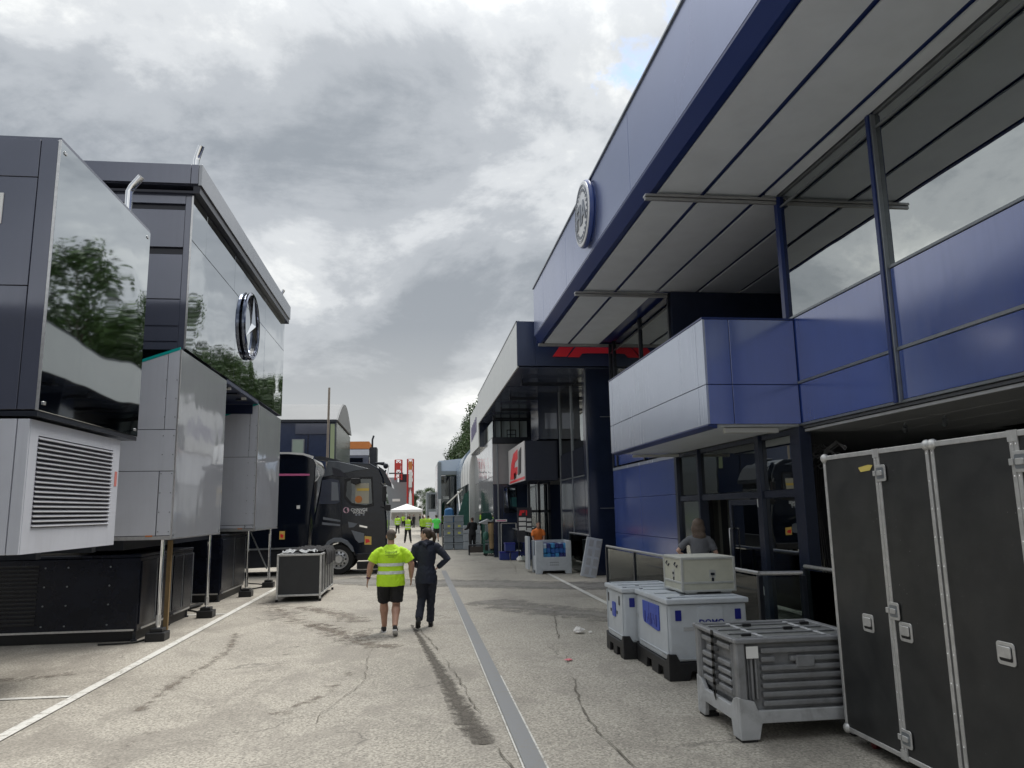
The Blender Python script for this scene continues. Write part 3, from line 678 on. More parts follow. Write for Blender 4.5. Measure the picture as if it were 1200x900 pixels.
# corner posts, panel frames
for xx in (x0, x1-.09):
    for yy in (y0, y1-.09): B('corner_post', CGREY, t, xx+.004, xx+.086, yy+.004, yy+.086, .30, .83, bevel=.012)
B('top_rim', CGREY, t, x0-.012, x1+.012, y0-.012, y0+.05, .815, .855, bevel=.008)
B('top_rim', CGREY, t, x0-.012, x1+.012, y1-.05, y1+.012, .815, .855, bevel=.008)
B('top_rim', CGREY, t, x0-.012, x0+.05, y0+.051, y1-.051, .815, .853, bevel=.008)
B('top_rim', CGREY, t, x1-.05, x1+.012, y0+.051, y1-.051, .815, .853, bevel=.008)
B('front_panel', CGREY, t, x0+.12, x1-.10, y0+.058, y0+.08, .24, .815)
B('side_panel', CGREY, t, x0+.058, x0+.08, y0+.12, y1-.12, .30, .815)
for k in range(7):                                   # raised horizontal ribs
    z = .285+k*.073
    xa = x0+.23 if k not in (5, 5) else x0+.50
    build('rib', MB().box(xa, x1-.14, y0+.006, y0+.062, z, z+.046), CGREY, t, bevel=.016, seg=3)
    if k == 5: build('rib', MB().box(x0+.23, x0+.36, y0+.006, y0+.062, z, z+.046), CGREY, t, bevel=.016, seg=3)
for k in range(6):
    z = .36+k*.074
    if k != 4: build('rib', MB().box(x0+.006, x0+.062, y0+.17, y0+.46, z, z+.046), CGREY, t, bevel=.016, seg=3)
    build('rib', MB().box(x0+.006, x0+.062, y0+.54, y1-.17 if k != 4 else y1-.3, z, z+.046), CGREY, t, bevel=.016, seg=3)
for xx in (x0+.13, x0+.17): build('upright_rib', MB().box(xx, xx+.022, y0+.008, y0+.06, .34, .74), CGREY, t, bevel=.008)
for yy in (y0+.09, y0+.125, y1-.14, y1-.10): build('upright_rib', MB().box(x0+.008, x0+.06, yy, yy+.02, .36, .80), CGREY, t, bevel=.007)
B('latch_block', CGREY, t, x0+.55, x0+.72, y0-.004, y0+.04, .60, .70, bevel=.008)
B('paper_label', WHITE, t, x0+.09, x0+.20, y0-.004, y0+.002, .69, .79, bevel=.001)
st = MB(); st.prism([(x0-.014, y0+.475, .86), (x0-.014, y0+.525, .86), (x0-.014, y0+.53, .28), (x0-.014, y0+.485, .24)], (-.006, 0, 0))
for k in range(8): st.box(x0-.020, x0-.008, y0+.478, y0+.528, .30+k*.07, .33+k*.07)
build('strap', st, BLACK, t)
ld = build('lid', MB().box(x0+.045, x1-.045, y0+.045, y1-.045, .795, .835), mat('lid_grey', (.17, .175, .17), .5, var=.2, vs=8, grime=.5, bump=.001, bs=50), t, bevel=.004)
for a in (.10, .34, .58, .82):
    build('lid_channel', MB().box(x0+.08, x1-.08, y0+a, y0+a+.03, .836, .852), CGREY, ld, bevel=.005)
for a in (.3, .9): build('lid_channel', MB().box(x0+a, x0+a+.04, y0+.07, y1-.07, .836, .848), CLIGHT, ld, bevel=.004)
for (xx, yy) in ((x0+.15, y0+.2), (x0+.7, y0+.5), (x1-.2, y0+.75), (x0+.4, y0+.75)): build('lid_clip', MB().box(xx, xx+.09, yy, yy+.03, .84, .865), BLACK, ld, bevel=.004)

# ------------------------------------------------------------------ pale grey pallet boxes
def pallet_box(x0, x1, y0, y1, label, street):
    t = thing('pallet_box', label, 'pallet box', ((x0+x1)/2, (y0+y1)/2, 0), 'pale grey insulated pallet boxes on black bases')
    b0 = .21
    bd = build('body', MB().box(x0+.02, x1-.02, y0+.02, y1-.02, b0, .86), PBOX, t, bevel=.03, seg=2)
    # black pallet base with fork openings
    bs = MB()
    bs.prism([(x0, y0, 0), (x0+.24, y0, 0), (x0+.27, y0, .10), (x1-.27, y0, .10), (x1-.24, y0, 0), (x1, y0, 0), (x1, y0, .24), (x1-.10, y0, .24), (x1-.14, y0, .205), (x0+.14, y0, .205), (x0+.09, y0, .30), (x0, y0, .30)], (0, .04, 0))
    bs.prism([(x0+.002, y1, 0), (x1, y1, 0), (x1, y1, .22), (x0+.002, y1, .22)], (0, -.04, 0))
    L = y1-y0
    pts = [(y0+.002, .0)]
    for a, b_ in ((.17, .33), (.52, .68)) if street == 'hatch' else ((.18, .40), (.58, .80)):
        pts += [(y0+L*a, 0), (y0+L*a, .035), (y0+L*a+.02, .12), (y0+L*b_-.02, .12), (y0+L*b_, .035), (y0+L*b_, 0)]
    pts += [(y1-.002, 0), (y1-.002, .25), (y1-.1, .21), (y0+.12, .21), (y0+.05, .30), (y0+.002, .30)]
    bs.prism([(x0-.004, y, z) for y, z in pts], (.045, 0, 0)); bs.prism([(x1+.004, y, z) for y, z in pts], (-.045, 0, 0))
    bs.box(x0+.04, x1-.04, y0+.04, y1-.04, .13, .21)
    build('pallet_base', bs, BLACK, t, bevel=.005)
    ld = build('lid', MB().box(x0-.008, x1+.008, y0-.008, y1+.008, .865, .925), PBOX, t, bevel=.016, seg=2)
    for a in (.14, .5, .86): build('lid_ridge', MB().box(x0+.06, x1-.06, y0+(y1-y0)*a-.03, y0+(y1-y0)*a+.03, .925, .940), PBOX, ld, bevel=.006)
    for (xx, yy) in ((x0+.06, y0+.08), (x0+.06, y1-.10), (x0+.3, y0+.3)): build('lid_clip', MB().box(xx-.015, xx+.03, yy, yy+.05, .925, .937), STEEL, ld)
    fx = x0+.018
    for yy in (y0+.045, y1-.06): build('corner_rib', MB().box(fx-.010, fx, yy, yy+.015, .30, .84), PBOX, t, bevel=.003)
    build('skirt_line', MB().box(fx-.012, fx, y0+.08, y1-.08, .285, .30), PBOX, t, bevel=.004)
    if street == 'hatch':
        h = build('blue_hatch', MB().prism([(fx, y, z) for y, z in ((y0+.35, .815), (y1-.30, .815), (y1-.30, .60), (y1-.34, .545), (y0+.42, .505), (y0+.35, .52))], (-.012, 0, 0)), PBLUE, t, bevel=.004)
        for k, yy in enumerate((y0+.44, y0+.66, y1-.42)): build('hatch_slot', MB().box(fx-.016, fx-.011, yy, yy+.035, .55, .69), PDBLUE, h)
        for k, (yy, zz) in enumerate(((y0+.56, .62), (y0+.62, .56), (y0+.76, .60), (y0+.80, .56), (y0+.52, .57))): build('hatch_slot', MB().box(fx-.014, fx-.011, yy, yy+.018, zz, zz+.07), PDBLUE, h)
        build('hatch_joint', MB().box(fx-.014, fx-.0115, y0+.74, y0+.748, .54, .81), PDBLUE, h)
        build('grip_pocket', MB().box(fx-.012, fx, y0+.10, y0+.30, .235, .275), CLIGHT, t)
    else:
        build('blue_hatch', MB().rrect((fx, y0+.5, .60), (0, -1, 0), (0, 0, 1), .17, .20, .03, .012), PBLUE, t, bevel=.002)
        for yy in (y0+.2, y0+.78): build('slot_mark', MB().box(fx-.006, fx, yy, yy+.05, .68, .80), DARKM, t)
        for yy in (y0+.33, y0+.66): build('slot_mark', MB().box(fx-.006, fx, yy, yy+.05, .55, .59), DARKM, t)
    fy = y0+.018
    for xx in (x0+.10, x1-.17): 
        build('blue_pocket', MB().rrect((xx+.04, fy, .735), (1, 0, 0), (0, 0, 1), .075, .12, .006, .006), PDBLUE, t)
    build('raised_panel', MB().box(x0+.38, x1-.32, fy-.012, fy, .62, .83), PBOX, t, bevel=.003)
    text('maker_lettering', 'DOMO', ((x0+x1)/2+.04, fy-.013, .645), (1, 0, 0), (0, 0, 1), .10, PDBLUE, t, .008, bold=True)
    build('label_recess', MB().box(x0+.20, x0+.34, fy-.005, fy, .56, .60), CLIGHT, t)
    build('lower_moulding', MB().prism([(x0+.16, fy, .25), (x1-.16, fy, .25), (x1-.2, fy, .235), (x0+.19, fy, .235)], (0, -.010, 0)), PBOX, t)
    return t
pallet_box(2.93, 3.94, 8.90, 10.22, 'pale grey pallet box with a blue side hatch carrying the cream case', 'hatch')
pallet_box(2.76, 3.60, 10.27, 11.20, 'pale grey pallet box with small blue square, behind the one under the cream case', 'small')

# cream case on the pallet box
t = thing('cream_case', 'cream transport case with grey edging standing on the pale grey pallet box', 'case', (3.65, 9.62, .94))
cx0, cx1, cy0, cy1, cz0, cz1 = 3.27, 3.98, 9.30, 10.0, .955, 1.38
bd = B('body', CREAM, t, cx0+.012, cx1-.012, cy0+.012, cy1-.012, cz0+.012, cz1-.01, bevel=.004)
CE = mat('grey_case_edging', (.47, .48, .46), .42, .3, var=.1, vs=10, grime=.2)
e = MB()
for xx in (cx0, cx1-.03):
    for yy in (cy0, cy1-.03): e.box(xx, xx+.03, yy, yy+.03, cz0, cz1)
for zz in (cz0, cz1-.03, cz0+.10):
    e.box(cx0+.031, cx1-.031, cy0+.001, cy0+.029, zz, zz+.026).box(cx0+.031, cx1-.031, cy1-.029, cy1-.001, zz, zz+.026)
    e.box(cx0+.001, cx0+.029, cy0+.031, cy1-.031, zz, zz+.026).box(cx1-.029, cx1-.001, cy0+.031, cy1-.031, zz, zz+.026)
build('edging', e, CE, t, bevel=.004)
build('lid', MB().box(cx0+.015, cx1-.015, cy0+.015, cy1-.015, cz1-.009, cz1+.003), mat('cream_lid', (.56, .56, .50), .45, var=.06, vs=5, grime=.2), t, bevel=.003)
for xx in (cx0+.06, cx1-.20): B('runner', CE, t, xx, xx+.14, cy0+.02, cy1-.02, .938, cz0)
def butterfly(par, c, right):
    c = Vector(c); rv = Vector(right)
    build('recessed_latch', MB().rrect(c, right, (0, 0, 1), .085, .10, .012, .004), CE, par)
    build('latch_turn', MB().rrect(c+rv.cross(Vector((0, 0, 1)))*.004, right, (0, 0, 1), .05, .03, .008, .008), DARKM, par)
    build('latch_hook', MB().rrect(c+Vector((0, 0, -.075)), right, (0, 0, 1), .03, .06, .008, .008), DARKM, par)
butterfly(t, (3.68, cy0+.012, 1.17), (1, 0, 0)); butterfly(t, (cx0+.012, 9.62, 1.17), (0, -1, 0))
for yy in (9.5, 9.82): build('side_handle', MB().path([(cx0+.01, yy+.04, 1.31), (cx0-.006, yy+.04, 1.28), (cx0-.006, yy-.04, 1.25), (cx0+.01, yy-.04, 1.28)], .008), DARKM, t)

# litter
def crumple(loc, r, mt, label, cat, name, seed, flat=.5):
    random.seed(seed); mb = MB().ell((0, 0, r*flat*.8), (r, r*.8, r*flat), 10, 6)
    mb.v = [(x*(1+random.uniform(-.35, .35)), y*(1+random.uniform(-.35, .35)), max(.002, z*(1+random.uniform(-.4, .4)))) for x, y, z in mb.v]
    o = build(name, mb, mt); o.location = loc; return tag(o, label, cat)
PAP = mat('white_tissue', (.75, .73, .70), .8); 
crumple((2.62, 12.55, .016), .09, PAP, 'crumpled white tissue on the concrete left of the pale grey pallet boxes', 'litter', 'crumpled_paper', 1)
crumple((2.80, 12.45, .016), .03, PAP, 'small crumb of white tissue beside the larger crumpled tissue', 'litter', 'crumpled_paper', 5)
crumple((2.02, 10.35, .012), .055, mat('pink_wrapper', (.75, .22, .25), .5), 'pink wrapper lying flat in the middle of the concrete', 'litter', 'wrapper', 2, .15)
crumple((4.05, 30.2, .01), .16, PAP, 'white bag blown against the foot of the far glass railing', 'litter', 'paper_bag', 3, .6)
# ================================================================== LEFT SIDE
# ------------------------------------------------------------------ near grey unit
ua = thing('grey_paddock_unit', 'glossy dark grey raised unit with silver louvred lower box, nearest on the left', 'building', (-6, 10, 0))
XA = -4.05
B('upper_core', SLATED, ua, -9.5, XA-.03, 8.60, 11.49, 3.16, 6.24)
B('gloss_side_panel', MIRD, ua, XA-.028, XA, 8.575, 11.50, 3.15, 6.26, bevel=.006)
build('panel_edge', MB().box(XA-.026, XA+.002, 8.563, 8.574, 3.15, 6.265), ALU, ua)
B('corner_post', SLATE, ua, -4.262, XA-.03, 8.57, 8.62, 3.16, 6.26, bevel=.003)
for z0, z1 in ((5.81, 6.26), (4.54, 5.80), (3.16, 4.53)):
    for x0, x1 in ((-5.6, -4.272), (-7.2, -5.61)): B('front_panel', SLATE, ua, x0, x1, 8.57, 8.60, z0, z1, bevel=.003)
B('window_frame', WHITE, ua, -5.3, -4.60, 8.555, 8.569, 5.24, 5.60, bevel=.004)
B('window_pane', GLASSD, ua, -5.26, -4.64, 8.552, 8.554, 5.28, 5.56)
for z in (6.15, 3.24):
    for y in (8.68, 11.38):
        B('corner_fixing', ALU, ua, XA+.001, XA+.012, y-.03, y+.03, z-.018, z+.018, bevel=.003)
B('unit_roof', SLATE, ua, -9.5, XA-.01, 8.59, 11.5, 6.262, 6.30)
B('unit_soffit', DARKM, ua, -9.5, XA-.01, 8.58, 11.5, 3.09, 3.145)
XL = -4.13
bx = B('lower_box', SILV, ua, -9.5, XL-.02, 8.62, 11.08, 1.63, 3.06)
build('lower_front_panel', MB().box(-7.5, -4.26, 8.585, 8.615, 1.63, 3.06), SILV, bx, bevel=.004)
build('lower_front_panel', MB().box(-4.248, XL, 8.585, 8.615, 1.63, 3.06), SILV, bx, bevel=.004)
fr = MB().box(XL-.02, XL+.002, 8.618, 8.80, 1.63, 3.06).box(XL-.02, XL+.002, 10.86, 11.10, 1.63, 3.06).box(XL-.02, XL+.0015, 8.80, 10.86, 2.90, 3.06).box(XL-.02, XL+.0015, 8.80, 10.86, 1.63, 1.90)
build('louvre_surround', fr, SILV, bx)
lv = build('louvre_back', MB().box(XL-.019, XL-.016, 8.80, 10.86, 1.90, 2.90), SLATED, bx)
SL = mat('louvre_slat', (.55, .56, .60), .3, .5, var=.05, vs=5)
n = 19
for k in range(n):
    z = 1.905+k*(1.0/n)
    build('louvre_slat', MB().prism([(XL-.012, 8.80, z+.030), (XL+.018, 8.80, z+.004), (XL+.020, 8.80, z+.012), (XL-.010, 8.80, z+.038)], (0, 2.06, 0)), SL, ua)
B('warning_label', mat('pink_label', (.55, .18, .16), .6), ua, XL+.003, XL+.006, 10.97, 11.05, 2.42, 2.62)
for i, y in enumerate((9.4, 10.9)): B('support_beam', DARKM, ua, -9.4, -4.3, y-.06, y+.06, 1.54, 1.628)

# chrome elbow pipe behind the near unit
def pipe(loc, label, pts, r, ang):
    L = Vector(loc); mb = MB().path([Vector(p)-L for p in pts], r, 14)
    o = build('exhaust_pipe', mb, CHROME, None, smooth='auto'); o.location = loc
    tag(o, label, 'pipe'); 
    c = build('pipe_mouth', MB().tube((Vector(pts[-1])-L)+(Vector(pts[-1])-Vector(pts[-2])).normalized()*-.01, (Vector(pts[-1])-L)+(Vector(pts[-1])-Vector(pts[-2])).normalized()*.003, r*.88, n=14), BLACK, o)
    return o
pipe((-4.48, 11.7, 6.3), 'bent chrome exhaust pipe rising behind the near grey unit', [(-4.48, 11.7, 6.3), (-4.48, 11.7, 7.0), (-4.44, 11.7, 7.09), (-4.30, 11.66, 7.24)], .055, 0)
pipe((-4.19, 14.0, 8.3), 'chrome exhaust pipe at the near corner of the star badge roof', [(-4.19, 14.0, 8.3), (-4.19, 14.0, 8.66), (-4.17, 13.99, 8.74), (-4.10, 13.95, 8.93)], .062, 0)
pipe((-4.1, 22.4, 8.3), 'small chrome pipe at the far corner of the star badge roof', [(-4.1, 22.4, 8.3), (-4.1, 22.4, 8.44), (-4.06, 22.36, 8.50), (-3.98, 22.3, 8.60)], .05, 0)

# ------------------------------------------------------------------ star badge building with silver pods
ub = thing('star_badge_building', 'raised glossy grey motorhome building with three pointed star badge and silver pods', 'building', (-7, 18, 0))
Y0, Y1 = 13.5, 23.05
B('core', SLATED, ub, -13, XA-.04, Y0+.06, Y1-.03, 4.90, 7.75)
ysp = [13.5, 14.42, 16.72, 20.15, 23.05]
for a, b_ in zip(ysp, ysp[1:]): B('gloss_panel', MIRD, ub, XA-.03, XA, a+.006, b_-.006, 6.905, 7.74, bevel=.003)
for a, b_ in ((13.5, 17.0), (17.0, 20.2), (20.2, 23.05)): B('gloss_panel', MIRD, ub, XA-.03, XA, a+.006, b_-.006, 4.90, 6.895, bevel=.003)
build('panel_edge', MB().box(XA-.028, XA+.002, 13.49, 13.502, 4.9, 7.74), ALU, ub)
# roof rim
B('roof_rim_soffit', SLATED, ub, -13, -3.93, 13.42, 23.08, 7.755, 7.80)
for a, b_ in ((13.40, 17.8), (17.8, 23.12)): B('roof_rim', mat('brushed_rim', (.30, .31, .33), .22, .7, var=.06, vs=3), ub, -3.96, -3.90, a+.004, b_-.004, 7.90, 8.30, bevel=.004)
B('roof_rim_shadow_gap', SLATED, ub, -4.05, -3.93, 13.44, 23.1, 7.80, 7.90)
B('roof_rim_front', SLATE, ub, -13, -4.10, 13.40, 13.46, 7.93, 8.30, bevel=.004)
B('roof_rim_front', SLATE, ub, -4.09, -3.965, 13.40, 13.46, 7.93, 8.30, bevel=.004)
B('roof', SLATE, ub, -13, -3.97, 13.47, 23.1, 7.92, 8.27)
# camera facing end
for z0, z1, x1 in ((7.58, 7.80, -4.06), (6.76, 7.46, -4.06), (5.80, 6.62, -4.06), (4.88, 5.785, -4.06)):
    B('end_panel', SLATE, ub, -13, x1-.13, 13.50, 13.55, z0, z1, bevel=.003)
B('end_corner_post', SLATE, ub, -4.185, -4.082, 13.50, 13.55, 4.88, 7.82, bevel=.003)
for z in (5.02, 5.3): B('end_rib', SLATED, ub, -13, -4.2, 13.493, 13.499, z, z+.012)
# star badge
st = build('star_badge', MB().ringband((-4.035, 18.2, 6.46), (1, 0, 0), [(.79, 0), (.815, .02), (.815, .075), (.79, .10), (.75, .09), (.74, .05), (.75, .01)], 56), mat('dark_chrome', (.20, .22, .28), .08, 1.), ub, smooth='auto')
build('badge_back_ring', MB().ringband((-4.045, 18.2, 6.46), (1, 0, 0), [(.70, 0), (.72, .0), (.72, .04), (.70, .04)], 44), DARKM, st)
for k in range(10):
    a = 2*pi*(k+.5)/10
    build('badge_spacer', MB().tube((-4.05, 18.2+.74*cos(a), 6.46+.74*sin(a)), (-4.0, 18.2+.77*cos(a), 6.46+.77*sin(a)), .015, n=6), DARKM, st)
sm = MB(); cxs = -3.76
for k in range(3):
    a = pi/2+2*pi*k/3; tip = (-3.94, 18.2+.74*cos(a), 6.46+.74*sin(a))
    for sgn in (1, -1):
        b1 = a+sgn*pi/3; q = (-3.95, 18.2+.115*cos(b1), 6.46+.115*sin(b1))
        sm.add([tip, (-3.87, 18.2, 6.46), q, (-3.97, 18.2, 6.46)], [(0, 1, 2), (0, 2, 3)])
build('badge_star', sm, CHROME, st)
# silver pods
def pod(y0, y1, zb, zt, jy, jz):
    p = build('pod', MB().prism([(XA-.05, y0+.04, zb), (XA-.05, y0+.04, zt-.04), (-5.6, y0+.04, zt-.62), (-5.6, y0+.04, zb)], (0, y1-y0-.08, 0)), SLATED, ub)
    build('street_panel', MB().box(XA-.035, XA+.0, y0+.035, y1, zb, zt+.0), MIRP, p, bevel=.004)
    build('side_panel', MB().prism([(XA-.20, y0, jz[1]+.006), (XA-.20, y0, zt-.075), (XA-.012, y0, zt-.01), (XA-.012, y0, jz[1]+.006)], (0, .035, 0)), SILV, p)
    # side panels with joints
    def slope(x): return zt-.01-(XA-x)*.36
    build('side_panel', MB().prism([(-5.55, y0, jz[1]+.006), (-5.55, y0, slope(-5.55)), (XA-.21, y0, slope(XA-.21)), (XA-.21, y0, jz[1]+.006)], (0, .035, 0)), SILV, p)
    build('side_panel', MB().box(-5.55, XA-.01, y0, y0+.035, jz[0]+.006, jz[1]-.006), SILV, p, bevel=.003)
    build('side_panel', MB().box(-5.55, -4.30, y0, y0+.035, zb+.05, jz[0]-.006), SILV, p, bevel=.003)
    build('side_panel', MB().box(-4.285, XA-.01, y0, y0+.035, zb+.05, jz[0]-.006), SILV, p, bevel=.003)
    build('edge_trim', MB().box(XA-.012, XA+.006, y0-.004, y0+.034, zb, zt), ALU, p)
    build('bottom_trim', MB().box(-5.55, XA+.004, y0-.002, y0+.036, zb-.02, zb+.04).box(XA-.03, XA+.005, y0+.037, y1, zb-.02, zb-.001), ALU, p)
    build('teal_strip', MB().prism([(-5.55, y0-.005, slope(-5.55)+.004), (-5.55, y0-.005, slope(-5.55)+.055), (XA-.02, y0-.005, slope(XA-.02)+.055), (XA-.02, y0-.005, slope(XA-.02)+.004)], (0, .04, 0)), TEAL, p)
    build('orange_marker', MB().box(-4.45, -4.34, y0-.008, y0-.002, zb+.03, zb+.055), ORANGE, p)
    for yy in (y0+.12, y1-.10):
        build('corner_fixing', MB().box(XA+.001, XA+.012, yy-.03, yy+.03, zb+.05, zb+.08), STEEL, p)
pod(13.28, 16.45, 1.64, 4.84, 0, (2.75, 3.45))
pod(19.78, 22.95, 1.62, 4.80, 0, (1.75, 3.45))
B('soffit_between_pods', mat('deep_navy', (.012, .02, .06), .35), ub, -6.5, XA-.01, 16.5, 19.75, 4.80, 4.89, bevel=.004)
B('recess_wall', SLATED, ub, -6.5, -6.4, 16.5, 22.9, 1.7, 4.79)
B('recess_side', MATS['deep_navy'], ub, -6.4, -4.2, 19.74, 19.80, 4.55, 4.79)
for y in (17.1, 18.0, 18.9): B('soffit_fitting', DARKM, ub, -4.4, -4.16, y-.12, y+.12, 4.765, 4.798)
for y in (17.1, 18.6): B('soffit_lamp', WHITE, ub, -4.22, -4.12, y-.05, y+.05, 4.75, 4.798)
B('belly', DARKM, ub, -13, -4.9, 13.6, 23.0, 1.45, 1.62)
for (yy, z0_, z1_) in ((13.272, 1.75, 4.3), (19.772, 1.72, 4.25)):
    rv = MB()
    for k in range(9):
        for xx in (-4.09, -4.26): rv.ell((xx, yy, z0_+(z1_-z0_)*k/8), (.011, .006, .011), 6, 4)
    build('rivet_row', rv, STEEL, ub)['kind'] = 'stuff'
def leg(x, y, zt, lean=0.0, base=.085):
    l = build('support_leg', MB().tube((x+lean, y, zt), (x, y, .15), .033, n=12), CHROME, ub, smooth='auto')
    build('leg_collar', MB().tube((x, y, .40), (x, y, .24), .04, n=12), ALU, l, smooth='auto')
    build('leg_foot', MB().box(x-.15, x+.15, y-.15, y+.15, .0, .14).box(x-.10, x+.10, y-.10, y+.10, .14, .20), BLACK, l, bevel=.01)
for x, y, z in ((-4.22, 13.45, 1.62), (-4.18, 16.2, 1.62), (-4.22, 19.95, 1.60), (-4.12, 22.3, 1.60)): leg(x, y, z)
build('brace', MB().tube((-4.62, 22.0, 1.58), (-4.2, 22.4, .5), .02, n=8), STEEL, ub)
build('timber_prop', MB().box(-4.36, -4.29, 14.15, 14.22, .02, 1.58), mat('brown_timber', (.22, .15, .07), .8, var=.2), ub)

# dark technical boxes beneath
def tech(x0, x1, y0, y1, h, label, group='black technical boxes under the raised units'):
    t = thing('technical_box', label, 'technical box', ((x0+x1)/2, (y0+y1)/2, 0), group)
    DB = mat('black_gloss_box', (.006, .008, .016), .25, 0, 1.4, var=.3, vs=3, wave=.003)
    B('body', DB, t, x0, x1, y0, y1, .16, h, bevel=.015)
    B('plinth', BLACK, t, x0+.06, x1-.05, y0+.08, y1-.05, 0, .16)
    B('lid', DB, t, x0-.01, x1+.01, y0-.01, y1+.01, h, h+.05, bevel=.01)
    B('bottom_rail', ALU, t, x0+1.2 if x1-x0 > 3 else x0, x1-.04, y0-.015, y0, .17, .20)
    if x1-x0 > 3: B('bottom_rail', ALU, t, x0+.3, x0+.95, y0-.015, y0, .17, .20)
    B('bottom_rail', ALU, t, x1, x1+.012, y0+.2, y1-.1, .17, .20)
    nn = max(2, int((y1-y0)/1.1))
    for k in range(nn):
        a = y0+(y1-y0)*k/nn; B('side_door', DB, t, x1+.001, x1+.02, a+.05, a+(y1-y0)/nn-.05, .26, h-.06, bevel=.01)
        build('door_edge', MB().box(x1+.006, x1+.026, a+(y1-y0)/nn-.05, a+(y1-y0)/nn-.02, .26, h-.06), STEEL, t)
    if x1-x0 > 3:
        for k in range(15): B('vent_slat', BLACK, t, x0+.1, x0+2.3, y0-.014, y0-.002, .30+k*.065, .335+k*.065, bevel=.004)
        for cx in (x0+2.4, x0+2.75, x0+3.4):
            for z in (.28, .6, .9, 1.2): build('bolt', MB().tube((cx, y0-.002, z), (cx, y0-.012, z), .014, n=7), STEEL, t)
    for (xx, yy) in ((x1-.05, y0+.06), (x1-.05, y1-.1)): build('levelling_foot', MB().tube((xx, yy, 0), (xx, yy, .16), .025, n=8).tube((xx, yy, 0), (xx, yy, .03), .05, n=10), DARKM, t)
    return t
tech(-8.4, -4.54, 13.40, 15.05, 1.34, 'long black box with slatted vent panel under the nearest units')
tech(-6.6, -4.56, 15.15, 16.45, 1.32, 'black box with framed side doors behind the brown timber prop')
tech(-7.6, -4.60, 18.9, 21.4, 1.50, 'tall black box under the far silver pod')
B2 = thing('grey_hose_pile', 'dark hoses lying between the black boxes under the silver pods', 'hoses', (-5.2, 17.6, 0))
hp = MB()
for k in range(4): hp.path([(-6.4+.1*k, 17.1+.2*k, .04), (-5.8, 17.6+.15*k, .05), (-5.2+.1*k, 17.3, .04), (-4.8, 17.9+.1*k, .05)], .035, 7)
build('hose', hp, RUBBER, B2, smooth=True)
def neighbour():
    t = thing('dark_neighbour_unit', 'dark raised unit left of the camera, seen only in reflections', 'building', (-7, 0, 0))
    B('body', NAVY, t, -11, -5.2, -9, 5.9, .9, 4.85); B('roof', SLATE, t, -11.1, -5.1, -9.1, 6.0, 4.85, 5.0)
neighbour()

# ------------------------------------------------------------------ framed black case row with cloth
t = thing('framed_case', 'black case with silver frame ribs standing by the truck wheel', 'case', (-2.7, 19.9, 0))
fx0, fx1, fy0, fy1, fh = -3.24, -2.22, 18.45, 21.1, 1.08
PN = mat('black_matte_panel', (.028, .03, .034), .5, var=.15)
B('front_panel', PN, t, fx0+.04, fx1-.04, fy0+.02, fy0+.04, .16, fh-.03)
B('body', PN, t, fx0+.03, fx1-.03, fy0+.05, fy1-.03, .14, fh-.04)
ef = MB()
for xx in (fx0, fx1-.045): ef.box(xx, xx+.045, fy0, fy0+.045, 0.05, fh)
ef.box(fx0+.045, fx1-.045, fy0, fy0+.04, .12, .165).box(fx0+.045, fx1-.045, fy0, fy0+.04, fh-.045, fh)
ef.box(fx1-.04, fx1, fy0+.045, fy1, .12, .165).box(fx1-.04, fx1, fy0+.045, fy1, fh-.045, fh).box(fx0, fx0+.04, fy0+.045, fy1, fh-.045, fh)
ef.box(fx0+.04, fx1-.04, fy1-.04, fy1, fh-.045, fh)
build('frame', ef, CALU, t, bevel=.005)
for k in range(1, 6):
    y = fy0+.02+(fy1-fy0-.06)*k/5; B('frame_rib', CALU, t, fx1-.038, fx1+.002, y-.02, y+.02, .166, fh-.046, bevel=.004)
for xx in (fx0+.02, fx1-.02):
    for yy in (fy0+.02, fy1-.03): build('foot', MB().tube((xx, yy, 0), (xx, yy, .06), .03, n=8), BLACK, t)
random.seed(11)
def cloth_mesh(x0, x1, y0, y1, z, nx, ny, amp, drop):
    vs = []; 
    for j in range(ny+1):
        for i in range(nx+1):
            x = x0+(x1-x0)*i/nx; y = y0+(y1-y0)*j/ny
            e = max(0, x-(fx1+.01)); zz = z+abs(amp*sin(x*19+y*7)+amp*.7*sin(y*23-x*5))
            if e > 0: zz = z-e*1.6+abs(amp*.5*sin(y*20)); x = fx1+.02+min(e, .03)+.02*sin(y*17)
            vs.append((x+.015*sin(y*11), y+.02*sin(x*13), zz))
    return MB().add(vs, [(j*(nx+1)+i, j*(nx+1)+i+1, (j+1)*(nx+1)+i+1, (j+1)*(nx+1)+i) for j in range(ny) for i in range(nx)])
solo('black_cloth', cloth_mesh(-2.95, -2.0, 19.1, 20.9, fh+.01, 22, 26, .06, 0), mat('black_cloth', (.018, .018, .02), .9), 'crumpled black cloth draped over the silver framed case', 'cloth', (-2.6, 20, 1.08), smooth=True)
solo('clear_film', cloth_mesh(-3.15, -2.4, 18.6, 19.4, fh+.008, 12, 14, .05, 0), mat('clear_film', (.35, .36, .37), .15), 'crumpled grey film on the front of the silver framed case', 'film', (-2.8, 19, 1.08), smooth=True)

